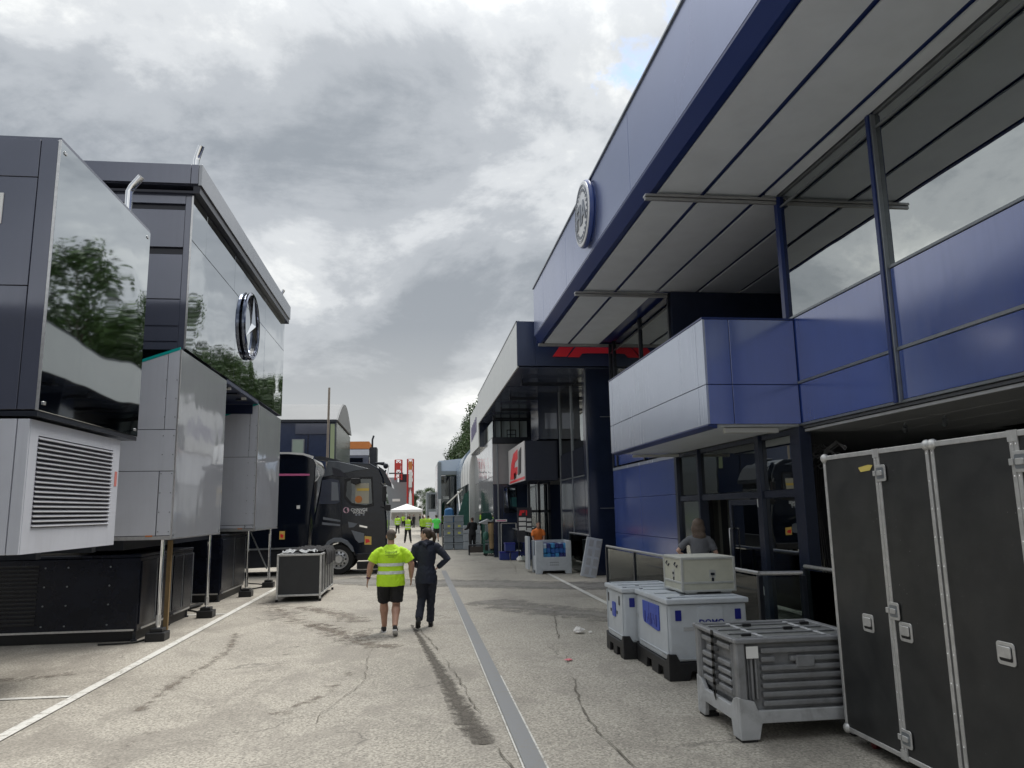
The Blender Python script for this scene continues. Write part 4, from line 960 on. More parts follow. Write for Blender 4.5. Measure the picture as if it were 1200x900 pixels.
# ------------------------------------------------------------------ black truck
def PX(x): return -3.03+(x-380)*.0282
def PZ(y): return .03+(673-y)*.0282
YT = 26.0
TB = mat('truck_black_paint', (.005, .008, .016), .09, 0, 1.5, wave=.004, wsc=1.5)
TG = mat('truck_grey_trim', (.16, .175, .20), .35, .3)
t = thing('black_truck', 'black lorry tractor with curved trailer nose parked facing right', 'truck', (-3, 27.2, 0))
def side(name, pts, d, mt, par, y=YT, **k): return build(name, MB().prism([(PX(a), y, PZ(b)) for a, b in pts], (0, d, 0)), mt, par, **k)
cab = side('cab', [(364, 640), (366, 610), (374, 562), (381, 548), (390, 544.5), (410, 543), (430, 544), (442, 551), (447, 562), (449.5, 594), (451.5, 612), (452, 640), (450, 652), (414, 653), (411, 645), (404, 639), (394, 637), (384, 640), (378, 648), (364, 650)], 2.45, TB, t, bevel=.05, seg=2)
side('roof_fairing', [(376, 560), (381, 541), (392, 541.5), (412, 546), (430, 551), (415, 553), (400, 556)], .10, mat('fairing_grey', (.06, .07, .085), .25, .2, coat=.3), cab, YT-.03, bevel=.01)
side('fairing_window', [(386, 548.5), (396, 552), (406, 561), (388, 559)], .02, SLATED, cab, YT-.05)
win = side('side_window', [(404, 566), (412, 563), (432, 563), (434, 592), (426, 594), (410, 591), (403, 583)], .03, GLASSD, cab, YT-.025)
side('window_frame', [(401, 563), (412, 560.5), (434, 560.5), (436, 595), (426, 597), (409, 594), (400, 585)], .012, BLACK, win, YT-.014)
ib = build('cab_interior', MB().box(PX(414), PX(430), YT-.028, YT-.024, PZ(592), PZ(568)), mat('cab_interior_view', (.45, .42, .33), .8), win)
build('dashboard_item', MB().ell((PX(418), YT-.04, PZ(587)), (.12, .012, .12), 12, 8), ORANGE, win)
build('dashboard_item', MB().box(PX(416), PX(430), YT-.035, YT-.029, PZ(577), PZ(574)), mat('yellow_strip', (.7, .5, .1), .5), win)
w2 = side('sleeper_panel', [(372, 592), (375, 564), (386, 562), (394, 564), (396, 570), (396, 590), (392, 592)], .02, NAVY, cab, YT-.02, bevel=.004)
side('sleeper_window', [(386, 566), (393, 567), (395, 588), (386, 588)], .01, TG, w2, YT-.026)
side('mirror', [(409, 562), (419, 562), (420, 568), (415, 570), (409, 568)], .18, BLACK, cab, YT-.22, bevel=.02)
mr = MB(); mr.box(PX(446), PX(451), YT-.24, YT-.12, PZ(590), PZ(572)).box(PX(449), PX(456), YT-.22, YT-.12, PZ(601), PZ(594)).tube((PX(444), YT-.02, PZ(568)), (PX(449), YT-.2, PZ(573)), .03).tube((PX(444), YT-.02, PZ(596)), (PX(452), YT-.2, PZ(598)), .03)
build('wing_mirror', mr, BLACK, cab, bevel=.02)
side('sun_visor', [(440, 547), (447, 552), (456, 568), (457, 573), (450, 570), (444, 560)], 2.3, TB, cab, YT+.08)
build('windscreen', MB().prism([(PX(445.5), YT+.12, PZ(563)), (PX(450.5), YT+.12, PZ(592)), (PX(449), YT+.12, PZ(592)), (PX(444), YT+.12, PZ(563))], (0, 2.2, 0)), GLASSD, cab)
side('chrome_strip', [(452.3, 600), (453.3, 600), (453.8, 645), (452.6, 645)], .4, STEEL, cab, YT+.1)
build('air_horn', MB().tube((PX(436), YT+.5, PZ(543)), (PX(447), YT+.5, PZ(544)), .03, .07).ell((PX(449), YT+.3, PZ(547)), (.09, .09, .10), 10, 7).tube((PX(449), YT+.3, PZ(552)), (PX(447), YT+.3, PZ(558)), .03), DARKM, cab, smooth='auto')
side('roof_rail', [(365, 535.5), (372, 535), (392, 539.5), (400, 543), (382, 541), (366, 539)], .5, DARKM, cab, YT+.05)
side('door_line', [(397, 566), (397.6, 566), (399, 640), (398.4, 640)], .004, BLACK, cab, YT-.003)
side('trim_flash', [(377, 607), (397, 611), (397, 613), (377, 610)], .01, TG, cab, YT-.01)
side('trim_flash', [(376, 613), (397, 616), (396.5, 618), (376, 616)], .01, TG, cab, YT-.01)
side('trim_flash', [(406, 613), (417, 615.5), (413, 619.5), (407, 620)], .012, TG, cab, YT-.012)
side('chrome_handle', [(419.5, 617), (428.5, 619), (428.5, 621), (419.5, 619)], .03, CHROME, cab, YT-.032)
side('side_panel', [(410, 623), (425, 627), (425, 637), (419, 638), (415, 634)], .012, TG, cab, YT-.012)
wl = side('wheel_arch', [(381, 646), (380, 640), (383, 635), (390, 631.5), (398, 631.5), (406, 635), (412, 642), (414, 648), (411.5, 648), (406, 641), (399, 636.5), (390, 636.5), (384.5, 640)], .10, TG, cab, YT-.04, bevel=.01)
for k, yy in enumerate((650, 660)):
    side('step', [(417, yy), (449, yy), (449, yy+8.2), (417, yy+8.2)], .35, BLACK, cab, YT-.02, bevel=.02)
side('front_bumper', [(440, 640), (452.5, 640), (452, 668), (441, 668)], 2.4, DARKM, cab, YT+.03, bevel=.03)
stk = side('safety_sticker', [(425.6, 630), (433.6, 631), (433.6, 640.5), (425.6, 640)], .006, mat('sticker_yellow', (.75, .50, .12), .5), cab, YT-.008)
side('sticker_border', [(426.4, 633.5), (430.6, 634), (432, 637), (427.0, 638.5)], .004, RED, stk, YT-.012)
# lettering on the door
text('door_lettering', 'CHANGE', (PX(408.8), YT-.012, PZ(599.4)), (1, 0, 0), (0, 0, 1), .135, WHITE, cab, .01, 'LEFT', True)
text('door_lettering', 'WORLD', (PX(411.3), YT-.012, PZ(602.7)), (1, 0, 0), (0, 0, 1), .11, WHITE, cab, .01, 'LEFT', True)
for a in (414.5, 418, 423): B('small_emblem', MATS['trailer_line'] if 'trailer_line' in MATS else mat('trailer_line', (.35, .37, .42), .5), cab, PX(a), PX(a+2), YT-.01, YT-.004, PZ(606), PZ(604.6))
gl = build('globe_emblem', MB().tube((PX(403.6), YT-.004, PZ(599.5)), (PX(403.6), YT-.012, PZ(599.5)), .10, n=20), mat('globe_pink', (.65, .40, .48), .4), cab)
build('globe_land', MB().prism([(PX(402.4), YT-.013, PZ(597)), (PX(404.8), YT-.013, PZ(596.5)), (PX(404.4), YT-.013, PZ(599)), (PX(405.6), YT-.013, PZ(601)), (PX(403.6), YT-.013, PZ(602.8)), (PX(402.4), YT-.013, PZ(600.6)), (PX(401), YT-.013, PZ(599.5))], (0, -.006, 0)), TB, gl)
def wheel(par, x, y, r=.50, wd=.3):
    w_ = build('wheel', MB().lathe((x, y, r), (0, 1, 0), [(r*.62, 0), (r*.93, 0), (r, .05), (r, wd-.05), (r*.93, wd), (r*.6, wd)], 32, False), RUBBER, par, smooth='auto')
    build('rim', MB().lathe((x, y-.012, r), (0, 1, 0), [(r*.60, 0), (r*.63, .0), (r*.63, .03), (r*.52, .08), (r*.30, .05), (r*.24, .0), (0, 0)], 28, False), ALU, w_, smooth='auto')
    for k in range(10):
        a = 2*pi*k/10; build('rim_hole', MB().tube((x+cos(a)*r*.45, y+.035, r+sin(a)*r*.45), (x+cos(a)*r*.45, y+.0, r+sin(a)*r*.45), r*.065, n=9), BLACK, w_)
    for k in range(10):
        a = 2*pi*(k+.5)/10; build('wheel_nut', MB().tube((x+cos(a)*r*.31, y-.03, r+sin(a)*r*.31), (x+cos(a)*r*.31, y+.02, r+sin(a)*r*.31), .018, n=6), CHROME, w_)
    return w_
wheel(t, PX(396), YT+.02)
wheel(t, PX(396), YT+2.1)
B('chassis', DARKM, t, -8.0, PX(440), YT+.7, YT+1.8, .45, .9)
B('fuel_tank', DARKM, t, PX(345), PX(378), YT+.1, YT+.7, .32, .95, bevel=.06)
tr = thing('black_trailer', 'black show trailer with pink stripe and white top edge behind the lorry cab', 'trailer', (-8, 27.2, 0))
bd = side('body', [(120, 645), (120, 531.5), (335, 531.5), (352, 533), (363, 537), (367, 545), (366, 565), (362, 600), (360, 645)], 2.5, TB, tr, YT+.02, bevel=.03)
side('top_edge', [(120, 530), (335, 530.2), (352, 531.5), (364, 535.2), (364, 537), (352, 533.8), (335, 532.3), (120, 532)], .06, WHITE, tr, YT-.045)
side('pink_stripe', [(120, 553), (360, 556), (360, 558.3), (120, 556.8)], .01, PINK, tr, YT-.004+.012)
side('curtain_edge', [(368.5, 552), (369.6, 552), (372, 559), (369, 564), (366, 566), (371, 559)], .06, ALU, tr, YT-.05)
side('lower_trim', [(120, 644), (362, 641), (362, 643), (120, 646)], .02, STEEL, tr, YT-.01)
side('lower_skirt', [(120, 647), (362, 644), (362, 663), (120, 668)], 2.3, DARKM, tr, YT+.1)
sk = side('safety_sticker', [(327.5, 622.5), (333.6, 622.5), (333.6, 632), (327.5, 632)], .006, MATS['sticker_yellow'], tr, YT-.0)
side('sticker_border', [(328.5, 625.5), (332.4, 627), (331.4, 630.4), (328.6, 629.5)], .004, RED, sk, YT-.005)
for xx in (-9.0, -10.3): wheel(tr, xx, YT+.1)
side('small_label', [(346, 593), (350, 593), (350, 597), (346, 597)], .004, WHITE, tr, YT+.012)

solo('timber_pole', MB().tube((-3.39, 29, 0), (-3.36, 29, 6.75), .055, .04, n=10), mat('pole_beige', (.32, .27, .22), .7), 'tall thin beige pole rising behind the black lorry', 'pole', (-3.39, 29, 0))

# ------------------------------------------------------------------ arched roof building
t = thing('arched_roof_building', 'two storey dark blue block with grey barrel roof behind the lorry', 'building', (-8, 42, 0))
DN = mat('deep_blue_cladding', (.020, .032, .075), .25, .1, 1.6, var=.1)
B('wall', DN, t, -14, -4.08, 38.1, 45.9, 0, 6.55)
B('street_wall', mat('grey_street_wall', (.20, .215, .22), .2, .5, var=.05), t, -4.08, -4.02, 38.2, 45.9, 0, 6.5)
n = 14; arc = [(38.0+8*k/n, 6.62+1.28*sin(pi*k/n)) for k in range(n+1)]
build('barrel_roof', MB().prism([(-14, y, z) for y, z in arc], (9.98, 0, 0)), mat('grey_roof_sheet', (.24, .245, .25), .5, var=.06, vs=1), t, smooth='auto')
build('gable_face', MB().prism([(-4.02, y, z-.02) for y, z in arc[::1]], (.07, 0, 0)), mat('gable_grey', (.20, .205, .21), .5), t)
B('eave_gutter', DARKM, t, -14, -3.98, 37.95, 38.09, 6.48, 6.60)
B('corner_light_strip', mat('pale_green_strip', (.30, .36, .22), .4), t, -4.3, -4.1, 38.02, 38.09, 4, 6.4)
B('wall_band', SLATE, t, -6.0, -4.35, 38.03, 38.09, 5.9, 6.42)
w_ = B('window', STEEL, t, -6.15, -5.55, 38.02, 38.09, 4.75, 5.65)
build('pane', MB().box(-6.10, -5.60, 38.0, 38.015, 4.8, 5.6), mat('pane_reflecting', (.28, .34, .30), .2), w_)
for x in (-6.9, -5.4): B('wall_joint', SLATED, t, x, x+.03, 38.07, 38.098, 3, 6.4)
t = thing('orange_top_building', 'far grey unit with an orange roof band beyond the lorry', 'building', (-5, 57, 0))
B('wall', SLATE, t, -9, -3.5, 55, 60, 0, 6.55); B('orange_band', ORANGE, t, -9, -3.46, 54.95, 60, 6.56, 7.08)
B('grey_band', SILV, t, -9, -3.47, 54.97, 60, 6.1, 6.5); B('window', GLASSD, t, -8, -3.9, 54.96, 54.99, 4.5, 5.9)
B('stair_tower', DARKM, t, -3.44, -2.95, 55.4, 57, 0, 6.7); build('flue', MB().path([(-3.3, 56, 6.7), (-3.3, 56, 7.3), (-3.2, 56, 7.6)], .07, 8), DARKM, t)

# ------------------------------------------------------------------ far end: grey hall, red lattice masts, tent
t = thing('grey_hall', 'tall pale grey corrugated hall at the far end of the street', 'building', (-3, 124, 0))
GH = mat('hall_grey', (.27, .29, .31), .6, var=.06)
B('wall', GH, t, -12, -.75, 121, 130, 0, 6.7)
for k in range(38): B('cladding_rib', GH, t, -12+k*.3, -12+k*.3+.09, 120.93, 120.99, 0, 6.7)
B('roof_plant', mat('plant_grey', (.35, .36, .38), .6), t, -4.6, -3.2, 122, 124, 6.7, 7.5); B('roof_plant', DARKM, t, -2.9, -1.2, 121.5, 123, 6.7, 8.0)
for k in range(4): build('aerial', MB().tube((-7.1+k*1.1, 121.5, 6.7), (-6.9+k*1.2, 121.5, 9.4-.5*(k % 2)), .05, n=5), STEEL, t)
B('white_hatch', WHITE, t, -3.9, -2.7, 120.85, 120.92, 3.7, 4.1)
RL = mat('red_lattice_paint', (.50, .035, .03), .5)
def mast(x0, x1, y, z0, z1, label, seg):
    t = thing('red_lattice_mast', label, 'mast', ((x0+x1)/2, y, 0))
    for xx in (x0, x1):
        for yy in (y, y+.8): build('upright', MB().tube((xx, yy, z0), (xx, yy, z1), .12, n=6), RL, t)
    br = MB(); n = seg
    for k in range(n):
        a, b_ = z0+(z1-z0)*k/n, z0+(z1-z0)*(k+1)/n
        br.tube((x0, y, a), (x1, y, b_), .045, n=5).tube((x0, y, b_), (x1, y, b_), .045, n=5).tube((x1, y+.8, a), (x0, y+.8, b_), .045, n=5)
    o = build('bracing', br, RL, t); o['kind'] = 'stuff'
    return t
m1 = mast(-3.45, -2.45, 119, 7.0, 10.1, 'left red lattice mast above the far grey hall', 4)
m2 = mast(-1.55, -.65, 119, 0, 10.2, 'tall right red lattice mast beside the far grey hall', 11)
B('white_sign_box', WHITE, m2, -1.35, -.85, 118.8, 118.95, 5.8, 8.2); B('orange_sign', ORANGE, m2, -1.4, -.8, 118.78, 118.9, 8.5, 9.8)
B('red_sign', RL, m1, -3.3, -2.6, 118.8, 118.95, 8.6, 9.6); B('cross_arm', DARKM, m1, -4.4, -2.2, 118.9, 119, 7.9, 8.1)
t = thing('white_tent', 'white pointed marquee at the far end of the street', 'tent', (-1.4, 106, 0))
TW = mat('tent_white', (.80, .80, .79), .6)
build('canopy', MB().add([(-3.6, 104, 2.35), (.7, 104, 2.35), (.7, 109, 2.35), (-3.6, 109, 2.35), (-2.9, 104, 2.62), (-1.45, 106.5, 3.15), (0, 104, 2.62), (-3.6, 104, 2.0), (.7, 104, 2.0), (.7, 109, 2.0), (-3.6, 109, 2.0)],
      [(0, 1, 5), (1, 2, 5), (2, 3, 5), (3, 0, 5), (0, 7, 8, 1), (1, 8, 9, 2), (2, 9, 10, 3), (3, 10, 7, 0)]), TW, t)
for x in (-3.55, -1.5, .65):
    for y in (104.05, 108.9): B('tent_pole', WHITE, t, x-.05, x+.05, y-.05, y+.05, 0, 2.05)
B('rear_wall', TW, t, -3.5, .6, 108.8, 108.85, .1, 2.0); B('side_wall', TW, t, -3.58, -3.54, 104.1, 108.8, 1.0, 2.0)
solo('white_marker', MB().prism([(-1.35, 112, 0), (-.75, 112, 0), (-.85, 112, 4.6), (-1.05, 112, 5.4), (-1.2, 112, 4.6)], (0, .2, 0)), TW, 'narrow white pointed banner behind the marquee', 'banner', (-1, 112, 0))

# ================================================================== RIGHT SIDE, second building
fb = thing('navy_hospitality_building', 'navy black two storey hospitality building with red logo on its canopy edge', 'building', (5, 28, 0))
FW = mat('pale_canopy_panel', (.52, .53, .51), .25, .25, 2.0, var=.04, vs=1, wave=.004)
FX = 3.05
yf = [22.66, 26.2, 30, 34, 38.0]
for a, b_ in zip(yf, yf[1:]): B('canopy_side_panel', FW, fb, FX, FX+.05, a+.005, b_-.005, 6.36, 7.80, bevel=.003)
for a, b_ in ((3.055, 3.62), (3.62, 9.0)): B('canopy_front_panel', mat('navy_front', (.035, .05, .10), .3, .2, 1.6, var=.05), fb, a+.004, b_, 22.645, 22.70, 6.42, 7.84, bevel=.003)
B('canopy_edge', DARKM, fb, 3.04, 3.14, 22.66, 38.0, 7.805, 7.85)
B('canopy', NAVY, fb, 3.1, 12, 22.71, 38, 6.44, 7.78)
SB = mat('navy_soffit', (.10, .12, .18), .18, .3, 1.7, var=.05, wave=.002)
for y in (22.8, 26.5, 30.2, 34.0): B('soffit_panel', SB, fb, 3.12, 11, y+.02, y+3.6, 6.38, 6.42, bevel=.003)
for y in (24.8, 28.1, 31.4, 34.6):
    build('canopy_beam', MB().box(3.5, 5.25, y-.04, y+.04, 6.20, 6.27).box(3.5, 5.25, y+.25, y+.32, 6.20, 6.27).tube((3.5, y, 6.15), (3.5, y, 6.36), .04), DARKM, fb)
# red logo on canopy front
def LX(x): return 4.17+(x-253)*(2.30/508)*1.0
def LZ(y): return 7.01-(y-252)*.0054
def poly_front(name, pts, mt, par, y=22.64, d=-.05): return build(name, MB().prism([(LX(a), y, LZ(b)) for a, b in pts], (0, d, 0)), mt, par)
for pts in ([(253, 308), (350, 308), (402, 252), (300, 252)], [(358, 310), (440, 310), (462, 288), (500, 286), (668, 286), (690, 312), (780, 312), (842, 252), (720, 252), (708, 266), (690, 252), (415, 252)]):
    poly_front('red_logo', pts, RED, fb)
# body
MU = STEEL
B('corner_column', NAVY, fb, 5.28, 6.4, 22.98, 23.6, 0, 6.40, bevel=.004)
B('column_trim', STEEL, fb, 5.235, 5.275, 23.0, 23.06, 0, 6.38)
B('column_trim', STEEL, fb, 5.6, 6.2, 22.95, 22.975, 2.0, 2.03)
B('column_trim', STEEL, fb, 5.7, 6.2, 22.95, 22.975, 4.85, 4.87)
B('glass_pane', GLASSF, fb, 5.30, 5.31, 23.65, 25.4, 4.0, 6.38); B('glass_pane', GLASSF, fb, 5.30, 5.31, 25.5, 27.6, 4.0, 6.38)
for y in (25.45, 27.66): B('mullion', MU, fb, 5.26, 5.34, y-.04, y+.04, 0, 6.38)
B('gloss_wall_panel', mat('navy_gloss', (.012, .016, .03), .04, 0, 1.8, wave=.004), fb, 5.28, 5.33, 23.65, 27.6, 3.10, 3.98)
B('transom', STEEL, fb, 5.26, 5.32, 23.65, 27.6, 3.04, 3.08)
B('lower_wall', NAVY, fb, 5.28, 5.4, 23.65, 27.6, 0, 3.03)
B('inner_back', mat('lit_inner_wall', (.24, .26, .28), .7), fb, 8.5, 8.6, 23.7, 33, 3.2, 6.3); B('inner_floor', INTER, fb, 5.4, 8.5, 23.7, 38, 3.1, 3.2)
B('service_shaft', NAVY, fb, 4.5, 5.4, 27.75, 29.6, 4.62, 6.38); B('shaft_panel', SLATE, fb, 4.75, 5.2, 27.72, 27.745, 5.0, 5.6)
# sign box
sg = B('sign_box', mat('sign_navy', (.02, .026, .05), .35), fb, 4.02, 5.25, 28.0, 33.0, 3.10, 4.58, bevel=.006)
build('sign_face', MB().box(3.98, 4.015, 27.99, 33.0, 3.10, 4.58), mat('sign_white', (.62, .60, .60), .3, var=.04), sg)
def SY(v): return 33.0-v*5.0     # v=0 far (left in the picture), 1 near
def sgp(name, pts, mt, d=-.02): build(name, MB().prism([(3.978, SY(a), 3.1+b*1.48) for a, b in pts], (d, 0, 0)), mt, sg)
sgp('sign_red_letter', [(.14, .12), (.22, .55), (.38, .82), (.62, .88), (.62, .62), (.45, .56), (.40, .42), (.60, .42), (.60, .24), (.46, .20), (.42, .12)], RED)
sgp('sign_dark_letter', [(.66, .18), (.70, .80), (.84, .88), (.80, .22)], BLACK)
sgp('sign_dark_letter', [(.40, .26), (.52, .30), (.52, .14), (.40, .10)], BLACK)
sgp('sign_red_strip', [(.10, .02), (1.0, .04), (1.0, .10), (.12, .08)], RED, -.01)
# entrance below the sign
B('entrance_back', NAVY, fb, 3.7, 5.6, 33.0, 33.2, 0, 3.08)
for x in (4.35, 4.75, 5.15): B('entrance_mullion', DARKM, fb, x-.05, x+.05, 29.5, 29.6, 0, 3.1)
for a, b_ in ((4.4, 4.7), (4.8, 5.1)):
    B('glass_pane', GLASSF, fb, a, b_, 29.54, 29.55, 2.0, 3.0); B('glass_pane', GLASSF, fb, a, b_, 29.54, 29.55, .1, 1.9)
    B('poster', mat('teal_poster', (.10, .32, .33), .4), fb, a+.03, b_-.03, 30.2, 30.22, 2.15, 2.6)
B('entrance_transom', DARKM, fb, 4.35, 5.2, 29.5, 29.6, 1.9, 2.0)
B('gloss_entrance_panel', MIRD, fb, 3.75, 4.30, 32.9, 32.96, 1.9, 3.0)
sb = B('sign_board', mat('board_dark', (.03, .03, .04), .5), fb, 3.80, 4.36, 28.92, 28.98, .8, 2.1)
build('board_red_mark', MB().prism([(3.85, 28.915, 1.80), (3.90, 28.915, 2.0), (4.10, 28.915, 2.0), (4.06, 28.915, 1.90), (3.98, 28.915, 1.90), (3.95, 28.915, 1.80)], (0, -.01, 0)).box(4.12, 4.17, 28.905, 28.915, 1.80, 2.0), RED, sb)
for z in (1.60, 1.42, 1.24):
    build('board_text_strip', MB().box(3.85, 4.12, 28.905, 28.918, z, z+.13), WHITE, sb); build('board_text_strip', MB().box(4.16, 4.33, 28.905, 28.918, z-.02, z+.09), WHITE, sb)
# block beyond the terrace
BX = 3.30
B('upper_body', NAVY, fb, BX+.05, 9, 33.3, 44, 0, 4.95)
B('grey_end_panel', mat('grey_end', (.30, .30, .31), .4, var=.04), fb, BX+.02, 4.6, 33.2, 33.29, 3.15, 4.93, bevel=.004)
B('dark_end_panel', NAVY, fb, BX+.02, 3.69, 33.2, 33.29, 0, 3.13)
B('terrace_edge', DARKM, fb, BX+.0, 5.25, 33.15, 33.4, 4.96, 5.22)
for y0, y1 in ((33.3, 36.6), (36.6, 40), (40, 44)):
    B('street_glass_panel', MIRP, fb, BX, BX+.04, y0+.01, y1-.01, 3.5, 5.2, bevel=.003); B('street_dark_panel', mat('gloss_grey_low', (.16, .17, .18), .08, .8, wave=.012), fb, BX, BX+.04, y0+.01, y1-.01, 1.95, 3.48, bevel=.003)
    B('shop_glass', GLASSD, fb, BX, BX+.03, y0+.03, y1-.03, .1, 1.9)
B('balustrade_glass', GLASSR, fb, BX+.02, BX+.035, 33.2, 38, 5.24, 5.95)
B('terrace_back_glazing', mat('painted_terrace_sky', (.60, .68, .70), .2), fb, 3.7, 5.3, 36.2, 36.25, 5.24, 6.3)  # opaque panel; bright sky in the glazing is painted as a pale colour
for x in (3.7, 4.0, 4.45, 4.9): B('terrace_mullion', DARKM, fb, x, x+.05, 36.12, 36.18, 5.24, 6.36)
build('chair_frame', MB().box(4.1, 4.14, 34.5, 34.54, 5.22, 5.7).box(4.5, 4.54, 34.5, 34.54, 5.22, 5.7).box(4.1, 4.54, 34.5, 34.54, 5.66, 5.7).box(4.1, 4.54, 34.5, 34.54, 5.45, 5.48), DARKM, fb)
B('rear_facade', FW, fb, 3.07, 3.12, 38.0, 44, 5.22, 7.5)
B('rear_block', NAVY, fb, 3.13, 9, 38.05, 44, 5.2, 7.4)
for k in range(5): build('purple_letter', MB().box(3.05, 3.069, 42.5-k*.8, 42.9-k*.8, 5.9+.05*k, 6.7+.05*k), PURPLE, fb)
build('down_pipe', MB().tube((3.52, 33.05, 0), (3.50, 33.05, 4.9), .035, n=8), STEEL, fb)
# glass railing in front of it
railing((4.12, 30, 0), 'glass railing running along the navy building frontage', [(4.10, 25.7), (4.10, 27.9), (4.12, 31.0), (4.14, 34.6)], BLACK, h=1.22)
railing((5.2, 24, 0), 'short glass railing between the leaning grey lid and the open crate', [(5.15, 25.6), (5.15, 22.75)], DARKM, h=1.22)

# open pallet crate with blue packs
t = thing('open_pallet_crate', 'pale grey plastic pallet crate full of blue bottle packs by the navy building', 'crate', (4.3, 24.5, 0))
a0, a1, b0, b1, hh = 3.72, 4.86, 24.0, 25.0, 1.02
cr = MB()
cr.prism([(a0, b0, 0.0), (a0+.20, b0, 0), (a0+.22, b0, .10), (a1-.22, b0, .10), (a1-.20, b0, 0), (a1, b0, 0), (a1, b0, hh), (a1-.17, b0, hh), (a1-.17, b0, .52), (a0+.24, b0, .52), (a0+.24, b0, hh), (a0, b0, hh)], (0, .06, 0))
cr.box(a0+.01, a1-.01, b1-.06, b1, .0, hh).box(a1-.06, a1-.002, b0+.061, b1-.061, .1, hh)
cr.box(a0+.002, a0+.06, b0+.061, b0+.25, 0, hh-.002).box(a0+.002, a0+.06, b1-.3, b1-.061, 0, hh-.002).box(a0+.003, a0+.058, b0+.25, b1-.3, .1, .55)
cr.box(a0+.06, a1-.06, b0+.06, b1-.06, .12, .16)
build('crate_shell', cr, PBOX, t, bevel=.01)
build('back_upstand', MB().box(a0-.16, a0-.08, b0+.7, b1+.3, .1, 1.15), PBOX, t, bevel=.01)
for k in range(5): build('vent_hole', MB().box(a0+.45+.06*k, a0+.475+.06*k, b0-.004, b0+.002, .26, .29).box(a0+.45+.06*k, a0+.475+.06*k, b0-.004, b0+.002, .34, .37), DARKM, t)
random.seed(5)
blues = [mat('blue_film_a', (.03, .12, .38), .3), mat('blue_film_b', (.06, .28, .55), .3), mat('blue_film_c', (.03, .04, .18), .3), mat('pale_film', (.5, .6, .7), .3)]
for i in range(7):
    for j in range(3):
        for k in range(5):
            if random.random() < .93:
                x = a0+.10+i*.135; y = b0+.10+j*.26; z = .17+k*.155+random.uniform(-.01, .01)
                o = solo('bottle_pack', MB().box(x+.004, x+.128, y+.006, y+.25, z, z+.145), random.choice(blues[:3]) if k < 4 else random.choice(blues[1:]), 'blue bottle pack in the crate, %s column from the left, %s row, %s layer' % (['first','second','third','fourth','fifth','sixth','last'][i], ('front', 'middle', 'back')[j], ['lowest','second','third','fourth','top'][k]), 'bottle pack', (x, y, z), 'blue bottle packs in the crate', bevel=.015)
# leaning lid
t = thing('leaning_crate_lid', 'pale grey ribbed crate lid leaning on the navy corner column', 'lid', (5.0, 22.3, 0), rz=0)
lm = MB().box(-.05, .05, -.6, .6, 0, 1.18)
def place(o, mtx):
    for v in o.data.vertices: v.co = mtx @ v.co
MT = Matrix.Translation((0, 0, .02)) @ Matrix.Rotation(radians(12), 4, 'Y')
def loc_build(name, mb, mt, par, **k):
    off = ORG[par.name]; mb.v = [tuple(Vector(v)+off) for v in mb.v]; o = build(name, mb, mt, par, **k); place(o, MT); return o
loc_build('lid_plate', MB().box(-.24, .20, -.045, .045, 0, 1.15), PBOX, t, bevel=.012)
for k in range(4):
    for s_ in (-.15, .06): loc_build('lid_recess', MB().box(s_, s_+.13, -.052, -.045, .08+k*.27, .28+k*.27), CLIGHT, t, bevel=.006)
loc_build('lid_edge', MB().box(.20, .23, -.06, .06, 0, 1.16), CLIGHT, t, bevel=.008)

# ------------------------------------------------------------------ far right row
t = thing('white_curved_motorhome', 'tall white motorhome with rounded roof beyond the navy building', 'motorhome', (5, 48, 0))
def curved(t, x0, x1, y0, y1, h, mt, r=1.6):
    prof = [(x0, 0), (x0-.0, h-r*1.4)]+[(x0+r-r*cos(a*pi/16), h-r*1.4+r*1.4*sin(a*pi/16)) for a in range(1, 9)]+[(x1, h), (x1, 0)]
    build('shell', MB().prism([(x, y0, z) for x, z in prof], (0, y1-y0, 0)), mt, t, smooth='auto')
curved(t, 3.02, 7, 44.3, 53, 6.5, mat('motorhome_white', (.66, .66, .64), .3, .1, var=.04))
B('window_band', GLASSD, t, 3.0, 3.02, 45, 52.5, 2.6, 3.6)
build('awning_arm', MB().tube((2.7, 46, 3.3), (1.9, 49, 2.5), .04).tube((2.5, 45, 1.9), (2.5, 47, 3.2), .04), WHITE, t)
for y in (46, 48.5, 51): B('panel_joint', STEEL, t, 3.005, 3.018, y, y+.04, .3, 5)
t = thing('blue_grey_motorhome', 'blue grey motorhome with rounded roof standing inside the grey portal', 'motorhome', (5, 58, 0))
curved(t, 3.15, 7, 54, 61.5, 6.6, mat('motorhome_blue_grey', (.26, .33, .42), .25, .2, var=.04), 1.2)
B('window_band', GLASSD, t, 3.13, 3.145, 55, 61, 2.6, 3.7)
t = thing('grey_portal_unit', 'dark glazed unit with a square grey portal frame far down the right side', 'building', (3, 63, 0))
PG = mat('portal_grey', (.22, .25, .27), .4, .2)
B('portal_post', PG, t, 1.64, 1.92, 61.8, 70, 0, 6.0, bevel=.01); B('portal_beam', PG, t, 1.92, 5.5, 61.8, 63, 4.95, 5.25)
B('side_panel', MIRP, t, 1.60, 1.64, 61.8, 70, 1.5, 5.8)
B('dark_glazing', GLASSD, t, 1.95, 5.0, 63.4, 63.45, .1, 4.9); B('dark_body', NAVY, t, 2.0, 5.5, 63.6, 70, 0, 4.95)
build('top_screen', MB().prism([(1.7, 62.0, 5.26), (5.0, 62.0, 5.26), (5.0, 62.0, 6.4), (1.7, 62.0, 6.1)], (0, .05, 0)), mat('pale_screen', (.50, .58, .68), .25, .2), t)
for x in (2.6, 3.2): B('glazing_bar', DARKM, t, x, x+.08, 63.2, 63.3, .1, 4.9)
B('white_door_sign', WHITE, t, 1.70, 1.90, 61.76, 61.79, 1.2, 3.0); B('lit_label', WHITE, t, 2.1, 2.6, 63.1, 63.12, 3.0, 3.25)
